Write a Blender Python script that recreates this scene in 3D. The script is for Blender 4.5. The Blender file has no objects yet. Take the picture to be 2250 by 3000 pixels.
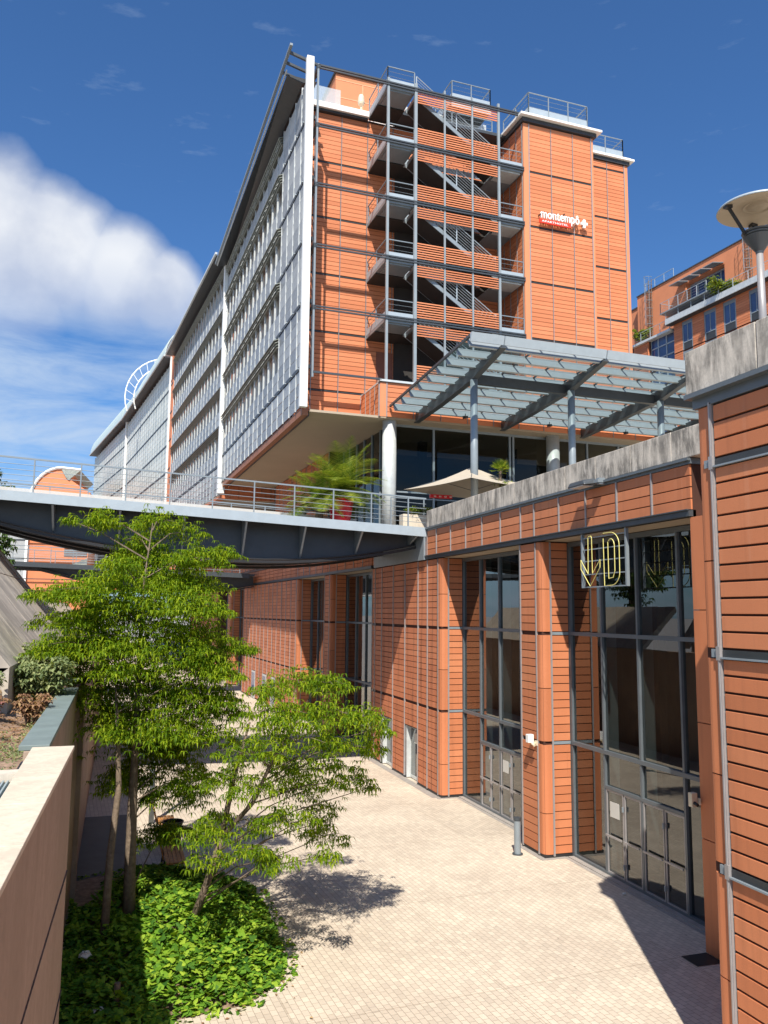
import bpy, math, random
from mathutils import Vector, Matrix
R = math.radians
random.seed(7)
SC = bpy.context.scene
COL = SC.collection

# ------------------------------------------------------------------ camera
pitch, roll, yaw = R(7.0), R(0.5), R(17.8)
fw = Vector((math.sin(yaw)*math.cos(pitch), math.cos(yaw)*math.cos(pitch), math.sin(pitch)))
rt = Vector((math.cos(yaw), -math.sin(yaw), 0)); up = rt.cross(fw)
rt, up = rt*math.cos(roll)+up*math.sin(roll), up*math.cos(roll)-rt*math.sin(roll)
cam = bpy.data.cameras.new('camera'); co = bpy.data.objects.new('camera', cam); COL.objects.link(co)
cam.sensor_fit = 'VERTICAL'; cam.sensor_height = 36; cam.lens = 28.8
cam.clip_start = 0.1; cam.clip_end = 3000
co.matrix_world = Matrix(((rt.x, up.x, -fw.x, 0), (rt.y, up.y, -fw.y, 0), (rt.z, up.z, -fw.z, 6.7), (0, 0, 0, 1)))
SC.camera = co

# ------------------------------------------------------------------ light and sky
SUN = Vector((.32, .78, -1.0)).normalized()
sl = bpy.data.lights.new('sun', 'SUN'); so = bpy.data.objects.new('sun', sl); COL.objects.link(so)
sl.energy = 5.0; sl.angle = R(.53); sl.color = (1, .93, .82)
so.location = (0, 0, 60); so.rotation_euler = SUN.to_track_quat('-Z', 'Y').to_euler()
W = bpy.data.worlds.new('World'); SC.world = W; W.use_nodes = True
SC.view_settings.view_transform = 'Standard'; SC.view_settings.look = 'None'
SC.view_settings.exposure = .56; SC.view_settings.gamma = 1
nt = W.node_tree; nt.nodes.clear()
class NT:
    """tiny node helper"""
    def __init__(s, t): s.t = t
    def n(s, typ, ins=None, **kw):
        nd = s.t.nodes.new(typ)
        for k, v in kw.items(): setattr(nd, k, v)
        for k, v in (ins or {}).items():
            if isinstance(v, bpy.types.NodeSocket): s.t.links.new(v, nd.inputs[k])
            else: nd.inputs[k].default_value = v
        return nd
    def math(s, op, a, b=0.0, c=None, clamp=False):
        nd = s.n('ShaderNodeMath', {0: a, 1: b}, operation=op, use_clamp=clamp)
        if c is not None:
            if isinstance(c, bpy.types.NodeSocket): s.t.links.new(c, nd.inputs[2])
            else: nd.inputs[2].default_value = c
        return nd.outputs[0]
    def mix(s, f, a, b, mode='MIX'):
        nd = s.n('ShaderNodeMix', data_type='RGBA', blend_type=mode)
        for k, v in ((0, f), (6, a), (7, b)):
            if isinstance(v, bpy.types.NodeSocket): s.t.links.new(v, nd.inputs[k])
            else: nd.inputs[k].default_value = v if k == 0 or len(v) == 4 else (*v, 1)
        return nd.outputs[2]
    def ramp(s, f, stops, interp='LINEAR'):
        nd = s.n('ShaderNodeValToRGB', {0: f}); cr = nd.color_ramp; cr.interpolation = interp
        while len(cr.elements) < len(stops): cr.elements.new(.5)
        for e, (p, c) in zip(cr.elements, stops):
            e.position = p; e.color = (*c, 1) if len(c) == 3 else c
        return nd.outputs[0]
    def noise(s, vec, scale, detail=4, rough=.55, dist=0.0):
        ins = {'Scale': scale, 'Detail': detail, 'Roughness': rough, 'Distortion': dist}
        if vec is not None: ins['Vector'] = vec
        return s.n('ShaderNodeTexNoise', ins).outputs[0]
g = NT(nt)
sky = g.n('ShaderNodeTexSky', sky_type='NISHITA'); sky.sun_disc = False
sky.sun_elevation = R(50); sky.sun_rotation = R(202.3); sky.altitude = 200
sky.air_density = 1.0; sky.dust_density = .8; sky.ozone_density = 3.0
tc = g.n('ShaderNodeTexCoord').outputs['Generated']
nrm = g.n('ShaderNodeVectorMath', {0: tc}, operation='NORMALIZE').outputs[0]
def sdir(az, el): return (math.sin(R(az))*math.cos(R(el)), math.cos(R(az))*math.cos(R(el)), math.sin(R(el)))
m = None
for az, el, r in ((-10, 22.6, 6.0), (-5, 22.6, 5.0), (-1.2, 21.9, 4.3), (1.8, 21.2, 3.2), (-15, 22, 8), (-7, 19.6, 3.4), (-30, 26, 10), (-60, 30, 14), (120, 28, 16), (170, 35, 14), (-120, 24, 15)):
    d = g.n('ShaderNodeVectorMath', {0: nrm, 1: sdir(az, el)}, operation='DISTANCE').outputs['Value']
    v = g.math('SUBTRACT', 1.0, g.math('DIVIDE', d, R(r)))
    m = v if m is None else g.math('MAXIMUM', m, v)
cn = g.noise(nrm, 6, 9, .52, .2)
cf = g.ramp(g.math('ADD', m, g.math('MULTIPLY', g.math('SUBTRACT', cn, .5), .95)), ((0, (0, 0, 0)), (.18, (.3, .3, .3)), (.38, (.8, .8, .8)), (.7, (.97, .97, .97))))
# thin low streaks near the horizon
mp = g.n('ShaderNodeMapping', {'Vector': nrm, 'Scale': (2.2, 2.2, 9)}).outputs[0]
wn = g.noise(mp, 2.6, 7, .6, .4)
el = g.n('ShaderNodeSeparateXYZ', {0: nrm}).outputs[2]
band = g.ramp(el, ((.06, (1, 1, 1)), (.27, (.85, .85, .85)), (.36, (0.0, 0.0, 0.0))))
wf = g.math('MULTIPLY', g.ramp(wn, ((.36, (0, 0, 0)), (.62, (1, 1, 1)))), band)
wf2 = g.math('MULTIPLY', g.ramp(g.noise(mp, 6, 5, .6), ((.62, (0, 0, 0)), (.85, (.22, .22, .22)))), 1.0)
skyc = g.mix(1.0, sky.outputs[0], (.56, .91, 1.26, 1), 'MULTIPLY')
skyc = g.mix(g.math('MAXIMUM', g.math('MULTIPLY', wf, .8), wf2), skyc, (5.0, 6.1, 7.6, 1))
shade = g.ramp(g.noise(nrm, 14, 5, .5), ((.35, (5.9, 6.3, 7.2)), (.62, (8.0, 8.2, 8.5))))
lowfade = g.ramp(el, ((.285, (.12, .12, .12)), (.34, (.62, .62, .62)), (.40, (1, 1, 1))))
skyc = g.mix(g.math('MULTIPLY', cf, lowfade), skyc, shade)
pass
bg = g.n('ShaderNodeBackground', {0: skyc, 1: .08})
nt.links.new(bg.outputs[0], g.n('ShaderNodeOutputWorld').inputs[0])

# ------------------------------------------------------------------ materials
def mat(name):
    m = bpy.data.materials.new(name); m.use_nodes = True
    t = m.node_tree; b = t.nodes['Principled BSDF']
    return m, NT(t), b, t
def setin(t, b, k, v):
    if isinstance(v, bpy.types.NodeSocket): t.links.new(v, b.inputs[k])
    else: b.inputs[k].default_value = (*v, 1) if isinstance(v, tuple) and len(v) == 3 else v
def plain(name, col, rough=.5, metal=0.0, var=.12, scale=3.0, spec=.5, bump=0.0, bscale=40):
    m, g, b, t = mat(name)
    ob = g.n('ShaderNodeTexCoord').outputs['Object']
    n = g.noise(ob, scale, 6, .6)
    c2 = tuple(x*(1-var) for x in col); c3 = tuple(min(1, x*(1+var)) for x in col)
    setin(t, b, 'Base Color', g.ramp(n, ((.3, c2), (.7, c3))))
    setin(t, b, 'Roughness', rough); setin(t, b, 'Metallic', metal); setin(t, b, 'Specular IOR Level', spec)
    if bump:
        bp = g.n('ShaderNodeBump', {'Height': g.noise(ob, bscale, 4), 'Strength': bump, 'Distance': .02})
        setin(t, b, 'Normal', bp.outputs[0])
    return m
def terracotta(name, base, streak=0.0, seed=0.0):
    m, g, b, t = mat(name)
    ri = g.n('ShaderNodeNewGeometry').outputs['Random Per Island']
    ob = g.n('ShaderNodeTexCoord').outputs['Object']
    lo = tuple(x*.83 for x in base); hi = (min(1, base[0]*1.08), base[1]*1.2, base[2]*1.28)
    c = g.ramp(ri, ((0, lo), (.5, base), (1, hi)))
    n = g.noise(ob, .7, 6, .65)
    c = g.mix(g.ramp(n, ((.42, (0, 0, 0)), (.8, (.5, .5, .5)))), c, tuple(x*.74 for x in base))
    fn = g.noise(ob, 60, 3)
    c = g.mix(.22, c, g.ramp(fn, ((.3, tuple(x*.75 for x in base)), (.7, tuple(min(1, x*1.2) for x in base)))))
    if streak:
        mp = g.n('ShaderNodeMapping', {'Vector': ob, 'Scale': (2.2, 2.2, .12), 'Location': (seed, seed, 0)}).outputs[0]
        s = g.ramp(g.noise(mp, 1.6, 7, .6), ((.5, (0, 0, 0)), (.72, (1, 1, 1))))
        c = g.mix(g.math('MULTIPLY', s, streak), c, (.2, .075, .04, 1))
        s2 = g.ramp(g.noise(mp, 2.7, 5, .6), ((.6, (0, 0, 0)), (.8, (1, 1, 1))))
        c = g.mix(g.math('MULTIPLY', s2, streak*.5), c, (.62, .36, .24, 1))
    setin(t, b, 'Base Color', c); setin(t, b, 'Roughness', .62); setin(t, b, 'Specular IOR Level', .35)
    setin(t, b, 'Normal', g.n('ShaderNodeBump', {'Height': fn, 'Strength': .06, 'Distance': .01}).outputs[0])
    return m
def glass(name, tint, refl=.12, rough=.0, tcol=(.5, .55, .55)):
    """thin pane: tinted see-through plus a mirror sheen that grows at grazing angles"""
    m, g, b, t = mat(name)
    t.nodes.remove(b); out = t.nodes['Material Output']
    lw = g.n('ShaderNodeLayerWeight', {'Blend': .5})
    f = g.math('ADD', g.math('MULTIPLY', g.math('POWER', lw.outputs['Facing'], 3.0), .8), refl, clamp=True)
    tr = g.n('ShaderNodeBsdfTransparent', {0: (*tcol, 1)})
    gl = g.n('ShaderNodeBsdfGlossy', {0: (*tint, 1), 'Roughness': rough})
    wv = g.noise(g.n('ShaderNodeTexCoord').outputs['Object'], .9, 2)
    t.links.new(g.n('ShaderNodeBump', {'Height': wv, 'Strength': .05, 'Distance': .02}).outputs[0], gl.inputs['Normal'])
    mx = g.n('ShaderNodeMixShader', {0: f, 1: tr.outputs[0], 2: gl.outputs[0]})
    t.links.new(mx.outputs[0], out.inputs[0])
    return m
def leafmat(name, dark, mid, light, trans=.45):
    m, g, b, t = mat(name)
    out = t.nodes['Material Output']
    ri = g.n('ShaderNodeNewGeometry').outputs['Random Per Island']
    ob = g.n('ShaderNodeTexCoord').outputs['Object']
    f = g.math('ADD', g.math('MULTIPLY', ri, .6), g.math('MULTIPLY', g.noise(ob, 1.3, 3), .4))
    c = g.ramp(f, ((.2, dark), (.5, mid), (.85, light)))
    setin(t, b, 'Base Color', c); setin(t, b, 'Roughness', .6); setin(t, b, 'Specular IOR Level', .14)
    tl = g.n('ShaderNodeBsdfTranslucent', {0: g.mix(1, c, (1.5, 1.45, .5, 1), 'MULTIPLY')})
    mx = g.n('ShaderNodeMixShader', {0: trans, 1: b.outputs[0], 2: tl.outputs[0]})
    t.links.new(mx.outputs[0], out.inputs[0])
    return m
def concrete(name, base, stain, amt=.8, scale=1.0):
    m, g, b, t = mat(name)
    ob = g.n('ShaderNodeTexCoord').outputs['Object']
    mp = g.n('ShaderNodeMapping', {'Vector': ob, 'Scale': (1, 1, .25)}).outputs[0]
    n1 = g.ramp(g.noise(mp, 4.2*scale, 9, .75, .4), ((.40, (0, 0, 0)), (.56, (1, 1, 1))))
    n2 = g.ramp(g.noise(ob, 1.3*scale, 6, .6), ((.28, (.15, .15, .15)), (.56, (1, 1, 1))))
    n3 = g.noise(ob, 28*scale, 6, .7)
    c = g.mix(g.ramp(n3, ((.3, (0, 0, 0)), (.7, (1, 1, 1)))), tuple(x*.8 for x in base), base)
    c = g.mix(g.math('MULTIPLY', g.math('MULTIPLY', n1, n2), amt), c, stain)
    setin(t, b, 'Base Color', c); setin(t, b, 'Roughness', .85); setin(t, b, 'Specular IOR Level', .25)
    setin(t, b, 'Normal', g.n('ShaderNodeBump', {'Height': n3, 'Strength': .25, 'Distance': .01}).outputs[0])
    return m
def paving():
    m, g, b, t = mat('paving_tiles')
    ob = g.n('ShaderNodeTexCoord').outputs['Object']
    mp = g.n('ShaderNodeMapping', {'Vector': ob, 'Rotation': (0, 0, R(86.5))}).outputs[0]
    br = g.n('ShaderNodeTexBrick', {'Vector': mp, 'Color1': (.53, .46, .37, 1), 'Color2': (.64, .56, .45, 1), 'Mortar': (.33, .28, .22, 1),
        'Scale': 1.0, 'Mortar Size': .006, 'Mortar Smooth': .4, 'Bias': 0.0, 'Brick Width': .19, 'Row Height': .125})
    br.offset = .5
    n = g.ramp(g.noise(ob, .35, 6, .6), ((.35, (.86, .84, .84)), (.7, (1.05, 1.05, 1.05))))
    c = g.mix(1, br.outputs[0], n, 'MULTIPLY')
    n2 = g.ramp(g.noise(ob, 3.5, 7, .7), ((.55, (0, 0, 0)), (.8, (.4, .4, .4))))
    c = g.mix(n2, c, (.34, .29, .25, 1))
    sp_ = g.n('ShaderNodeTexVoronoi', {'Vector': ob, 'Scale': 2.6}).outputs['Distance']
    c = g.mix(g.ramp(sp_, ((.03, (.75, .75, .75)), (.075, (0, 0, 0)))), c, (.20, .17, .14, 1))
    n4 = g.ramp(g.noise(ob, 1.1, 8, .75, .6), ((.57, (0, 0, 0)), (.74, (.55, .55, .55))))
    c = g.mix(n4, c, (.40, .35, .30, 1))
    pt = g.n('ShaderNodeTexBrick', {'Vector': mp, 'Color1': (1, 1, 1, 1), 'Color2': (.93, .93, .93, 1), 'Mortar': (.74, .72, .7, 1),
        'Scale': 1.0, 'Mortar Size': .012, 'Brick Width': 4.6, 'Row Height': 3.9})
    pt.offset = 0
    c = g.mix(1, c, pt.outputs[0], 'MULTIPLY')
    setin(t, b, 'Base Color', c); setin(t, b, 'Roughness', .8); setin(t, b, 'Specular IOR Level', .25)
    setin(t, b, 'Normal', g.n('ShaderNodeBump', {'Height': br.outputs['Fac'], 'Strength': .5, 'Distance': -.006}).outputs[0])
    return m
def haze_panel(name, col, fac):
    m, g, b, t = mat(name)
    setin(t, b, 'Base Color', col); setin(t, b, 'Roughness', .4)
    tr = g.n('ShaderNodeBsdfTransparent', {0: (1, 1, 1, 1)})
    mx = g.n('ShaderNodeMixShader', {0: fac, 1: tr.outputs[0], 2: b.outputs[0]})
    t.links.new(mx.outputs[0], t.nodes['Material Output'].inputs[0])
    return m
TC = terracotta('terracotta', (.61, .208, .093))
TCS = terracotta('terracotta_stained', (.55, .185, .084), .85, 3.0)
TCL = terracotta('terracotta_low', (.53, .185, .082), .34, 1.3)
STUCCO = plain('orange_render', (.64, .235, .11), .8, var=.06, scale=.8)
DARK = plain('joint_dark', (.07, .033, .024), .8, spec=.2)
BAND = plain('band_dark', (.045, .05, .055), .45, .2)
STEEL = plain('grey_steel', (.23, .27, .30), .42, .15, .08)
FRAME = plain('window_frame', (.12, .14, .155), .38, .2, .08)
STEELP = plain('post_grey', (.27, .31, .335), .4, .1, .06)
STEELD = plain('dark_steel', (.062, .072, .082), .42, .2, .1)
STEELL = plain('light_steel', (.36, .42, .465), .4, .1, .06)
MULL = plain('mullion_grey', (.34, .325, .325), .4, .3, .08)
WHITE = plain('white_paint', (.80, .80, .77), .4, var=.06)
WHITE2 = plain('white_metal', (.58, .61, .61), .35, .2, .12)
CONC = concrete('stained_concrete', (.66, .60, .52), (.15, .14, .125), .9)
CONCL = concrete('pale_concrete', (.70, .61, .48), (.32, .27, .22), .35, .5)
CONCG = concrete('rough_concrete', (.66, .59, .49), (.27, .24, .21), .75, .3)
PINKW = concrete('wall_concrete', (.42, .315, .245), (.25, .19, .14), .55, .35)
SLATE = plain('slate_coping', (.17, .215, .21), .55, var=.18, scale=2)
SOFF = plain('soffit_cream', (.40, .33, .245), .7, var=.04, scale=.5)
PAVE = paving()
DPAVE = plain('dark_paving', (.055, .055, .058), .6, var=.2, scale=2)
GREYP = plain('grey_band_paving', (.30, .275, .25), .7, var=.14, scale=4, bump=.3)
GLS = glass('shop_glass', (.95, .97, .97), .10, 0, (.36, .40, .38))
GLH = glass('hotel_glass', (.5, .52, .52), .05, .01, (.25, .27, .25))
GLB = plain('blue_window', (.035, .075, .19), .12, spec=.8, var=.35, scale=.6)
GLR = glass('canopy_glass', (.6, .72, .74), .03, .02, (.60, .68, .68))
PANEL = None
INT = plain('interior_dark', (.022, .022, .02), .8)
INTF = plain('interior_floor', (.10, .09, .075), .6)
BARK = plain('bark', (.15, .112, .08), .9, var=.4, scale=9, bump=.8, bscale=22)
LEAF = leafmat('tree_leaf', (.06, .13, .006), (.155, .25, .009), (.33, .40, .018), .45)
IVY = leafmat('ivy_leaf', (.035, .105, .016), (.13, .27, .022), (.34, .46, .045), .25)
LEAFD = leafmat('dark_leaf', (.02, .05, .012), (.05, .095, .02), (.10, .15, .04), .3)
LEAFG = leafmat('shrub_leaf', (.10, .14, .06), (.20, .25, .11), (.36, .38, .17), .3)
PALM = leafmat('palm_leaf', (.06, .12, .014), (.16, .23, .03), (.36, .38, .07), .35)
DRY = leafmat('dry_weed', (.16, .085, .05), (.30, .17, .10), (.46, .33, .17), .3)
SOIL = plain('soil', (.27, .18, .125), .95, var=.45, scale=6, bump=.8)
RED = plain('red_plastic', (.72, .015, .03), .3)
CANVAS = plain('canvas', (.42, .37, .30), .8, var=.05)
WOOD = plain('bench_wood', (.46, .21, .06), .6, var=.3, scale=8)
BLACK = plain('black_metal', (.02, .02, .022), .45)
LAMPU = plain('lamp_underside', (.36, .30, .22), .6, var=.05)
NEON = plain('yellow_tube', (.70, .64, .22), .3, var=.05)
PAPER = plain('paper', (.55, .54, .50), .8, var=.04)
BEIGE = plain('beige_metal', (.66, .58, .42), .5)
REDBAR = plain('red_sign', (.75, .05, .02), .45, var=.05)
GRID = plain('grating_blue', (.34, .41, .42), .5, .2, .15)
def screen_mat(nm='screen_glass', cs=((.12, .13, .145), (.255, .27, .285), (.46, .47, .46))):
    m, g, b, t = mat(nm)
    ri = g.n('ShaderNodeObjectInfo').outputs['Random']
    ri2 = g.n('ShaderNodeNewGeometry').outputs['Random Per Island']
    ob = g.n('ShaderNodeTexCoord').outputs['Object']
    f = g.math('ADD', g.math('MULTIPLY', ri, .4), g.math('MULTIPLY', ri2, .6))
    c = g.ramp(f, ((0, cs[0]), (.5, cs[1]), (1, cs[2])))
    n = g.ramp(g.noise(ob, 5, 7, .75), ((.45, (0, 0, 0)), (.75, (.55, .55, .55))))
    c = g.mix(n, c, (.52, .53, .52, 1))
    setin(t, b, 'Base Color', c); setin(t, b, 'Roughness', .35); setin(t, b, 'Specular IOR Level', .25)
    return m
PANEL = screen_mat()
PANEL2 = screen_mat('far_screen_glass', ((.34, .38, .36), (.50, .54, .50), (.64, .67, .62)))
BRISE = plain('louvre_grey', (.33, .35, .31), .4, .3, .35, 7)

# ------------------------------------------------------------------ mesh helper and scene helpers
class MB:
    def __init__(s): s.v = []; s.f = []; s.mi = []; s.k = 0
    def quad(s, pts):
        n = len(s.v); s.v += [tuple(p) for p in pts]; s.f.append(tuple(range(n, n+len(pts)))); s.mi.append(s.k); return s
    def hexa(s, p):
        n = len(s.v); s.v += [tuple(q) for q in p]
        for f in ((0, 3, 2, 1), (4, 5, 6, 7), (0, 1, 5, 4), (1, 2, 6, 5), (2, 3, 7, 6), (3, 0, 4, 7)):
            s.f.append(tuple(n+i for i in f)); s.mi.append(s.k)
        return s
    def box(s, x0, x1, y0, y1, z0, z1):
        return s.hexa(((x0, y0, z0), (x1, y0, z0), (x1, y1, z0), (x0, y1, z0), (x0, y0, z1), (x1, y0, z1), (x1, y1, z1), (x0, y1, z1)))
    def bar(s, p, q, w, h=None, upv=(0, 0, 1)):
        p, q = Vector(p), Vector(q); h = h or w; d = (q-p).normalized(); u = Vector(upv)
        if abs(d.dot(u)) > .95: u = Vector((1, 0, 0))
        x = d.cross(u).normalized(); y = x.cross(d); a = x*w/2; b = y*h/2
        return s.hexa((p-a-b, p+a-b, q+a-b, q-a-b, p-a+b, p+a+b, q+a+b, q-a+b))
    def ring(s, c, x, y, r, n):
        i = len(s.v)
        for k in range(n):
            a = 2*math.pi*k/n; s.v.append(tuple(c+x*math.cos(a)*r+y*math.sin(a)*r))
        return i
    def path(s, pts, rads, n=8, closed=False, cap=True):
        pts = [Vector(p) for p in pts]; rads = rads if isinstance(rads, (list, tuple)) else [rads]*len(pts)
        L = len(pts); st = []; x = None
        for i in range(L):
            if closed: d = (pts[(i+1) % L]-pts[i-1])
            else: d = (pts[min(i+1, L-1)]-pts[max(i-1, 0)])
            d = d.normalized() if d.length > 1e-9 else Vector((0, 0, 1))
            if x is None:
                u = Vector((0, 0, 1)) if abs(d.z) < .9 else Vector((1, 0, 0)); x = d.cross(u).normalized()
            else:
                x = (x-d*x.dot(d)); x = x.normalized() if x.length > 1e-6 else d.orthogonal().normalized()
            y = d.cross(x); st.append(s.ring(pts[i], x, y, rads[i], n))
        for i in range(L if closed else L-1):
            a, b = st[i], st[(i+1) % L]
            for k in range(n):
                s.f.append((a+k, a+(k+1) % n, b+(k+1) % n, b+k)); s.mi.append(s.k)
        if cap and not closed:
            s.f.append(tuple(st[0]+k for k in reversed(range(n)))); s.mi.append(s.k)
            s.f.append(tuple(st[-1]+k for k in range(n))); s.mi.append(s.k)
        return s
    def lathe(s, c, prof, n=32):
        st = []
        for r, z in prof: st.append(s.ring(Vector((c[0], c[1], c[2]+z)), Vector((1, 0, 0)), Vector((0, 1, 0)), r, n))
        for a, b in zip(st, st[1:]):
            for k in range(n): s.f.append((a+k, a+(k+1) % n, b+(k+1) % n, b+k)); s.mi.append(s.k)
        return s
    def prism(s, poly, d):
        """extrude a planar polygon (3-D points) by vector d"""
        n = len(poly); i = len(s.v); d = Vector(d)
        s.v += [tuple(p) for p in poly]+[tuple(Vector(p)+d) for p in poly]
        s.f.append(tuple(i+k for k in reversed(range(n)))); s.f.append(tuple(i+n+k for k in range(n))); s.mi += [s.k]*2
        for k in range(n): s.f.append((i+k, i+(k+1) % n, i+n+(k+1) % n, i+n+k)); s.mi.append(s.k)
        return s
    def mesh(s, name, mats, smooth=False, off=(0, 0, 0)):
        me = bpy.data.meshes.new(name)
        o = off; me.from_pydata([(a-o[0], b-o[1], c-o[2]) for a, b, c in s.v], [], s.f); 
        for mm in (mats if isinstance(mats, (list, tuple)) else [mats]): me.materials.append(mm)
        if any(s.mi): me.polygons.foreach_set('material_index', s.mi)
        if smooth: me.polygons.foreach_set('use_smooth', [True]*len(s.f))
        me.update(); return me
OFF = {}
def tag(o, label=None, cat=None, group=None, kind=None):
    if label: o['label'] = label
    if cat: o['category'] = cat
    if group: o['group'] = group
    if kind: o['kind'] = kind
    return o
def thing(name, label, cat, loc=(0, 0, 0), rz=0.0, group=None, off=None):
    """Empty at the thing's base; parts are given in coordinates measured from (loc minus off)"""
    o = bpy.data.objects.new(name, None); COL.objects.link(o); o.location = loc; o.rotation_euler = (0, 0, rz)
    o.empty_display_size = .3
    OFF[o.name] = off or (0, 0, 0); return tag(o, label, cat, group)
def part(name, mb, mats, parent, label=None, smooth=False, bevel=0.0, stuff=False):
    off = OFF.get(parent.name, (0, 0, 0))
    o = bpy.data.objects.new(name, mb.mesh(name, mats, smooth, off)); COL.objects.link(o); o.parent = parent
    OFF[o.name] = off
    if label: o['label'] = label
    if stuff: o['kind'] = 'stuff'
    if bevel:
        b = o.modifiers.new('bevel', 'BEVEL'); b.width = bevel; b.segments = 2; b.limit_method = 'ANGLE'
    return o
def single(name, mb, mats, label=None, cat=None, group=None, kind=None, smooth=False, bevel=0.0, base=None):
    if base is None:
        base = (sum(v[0] for v in mb.v)/len(mb.v), sum(v[1] for v in mb.v)/len(mb.v), min(v[2] for v in mb.v))
    if kind: base = (0, 0, 0)
    o = bpy.data.objects.new(name, mb.mesh(name, mats, smooth, base)); COL.objects.link(o); o.location = base
    if bevel:
        b = o.modifiers.new('bevel', 'BEVEL'); b.width = bevel; b.segments = 2; b.limit_method = 'ANGLE'
    return tag(o, label, cat, group, kind)
def kids(o): return [c for c in COL.objects if c.parent == o]
def dup(o, loc=None, parent=None):
    c = o.copy(); COL.objects.link(c); OFF[c.name] = OFF.get(o.name, (0, 0, 0))
    if parent is not None: c.parent = parent
    if loc is not None: c.location = loc
    for ch in kids(o): dup(ch, None, c)
    return c
ROW, GAP = .2354, .025
def planks(mb, p0, e, n, segs, z0, z1, bands=(), bh=.1, th=.045, holes=(), gap=GAP):
    """terracotta planks laid in rows on the plane through p0 along e (outward normal n)"""
    p0, e, n = Vector(p0), Vector(e).normalized(), Vector(n).normalized()
    ed = [z0]
    for b in sorted(bands):
        if z0 < b-bh/2 < z1: ed += [b-bh/2]
        if z0 < b+bh/2 < z1: ed += [b+bh/2]
    ed.append(z1)
    lv = []
    i = 0
    bs = sorted(bands)
    spans = []; lo = z0
    for b in bs:
        if b-bh/2 <= lo: lo = max(lo, b+bh/2); continue
        if b-bh/2 >= z1: break
        spans.append((lo, b-bh/2)); lo = b+bh/2
    if lo < z1: spans.append((lo, z1))
    for lo, hi in spans:
        k = max(1, round((hi-lo)/ROW)); h = (hi-lo)/k
        for r in range(k):
            a, b = lo+r*h+gap/2, lo+(r+1)*h-gap/2
            for s0, s1 in segs:
                cuts = [(s0, s1)]
                for hs0, hs1, hz0, hz1 in holes:
                    if hz0 < (a+b)/2 < hz1:
                        nc = []
                        for c0, c1 in cuts:
                            if hs1 <= c0 or hs0 >= c1: nc.append((c0, c1)); continue
                            if hs0 > c0: nc.append((c0, hs0))
                            if hs1 < c1: nc.append((hs1, c1))
                        cuts = nc
                for c0, c1 in cuts:
                    if c1-c0 < .04: continue
                    A = p0+e*c0; B = p0+e*c1; t = n*th
                    mb.hexa(((*(A.xy), a), (*(B.xy), a), (*((B+t).xy), a), (*((A+t).xy), a), (*(A.xy), b), (*(B.xy), b), (*((B+t).xy), b), (*((A+t).xy), b)))
def segs_of(js, g=.03): return [(a+g, b-g) for a, b in zip(js, js[1:])]

# ------------------------------------------------------------------ ground
def sheet(name, pts, z, m): 
    mb = MB(); mb.quad([(x, y, z) for x, y in pts]); return single(name, mb, m, kind='structure')
sheet('ground', ((-900, -300), (900, -300), (900, 1500), (-900, 1500)), -.03, GREYP)
sheet('plaza', ((-.9, -12), (13.2, -12), (13.2, 39), (5, 200), (-12, 200), (-.9, 60)), 0, PAVE)
sheet('kerb_strip', ((11.22, 28.9), (11.52, 28.9), (11.52, 37.6), (11.22, 37.6)), .006, GREYP)
sheet('door_strip', ((12.08, 9), (12.46, 9), (12.46, 28.7), (12.08, 28.7)), .006, GREYP)
sheet('side_path', ((-.74, 21), (.62, 21), (.62, 29.3), (-.74, 29.3)), .005, DPAVE)
mb = MB(); mb.box(12.0, 75, 9, 75, 9.5, 9.9); mb.box(8.3, 12.1, 37.1, 46, 9.62, 10.0); single('terrace', mb, CONCL, kind='structure')

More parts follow.
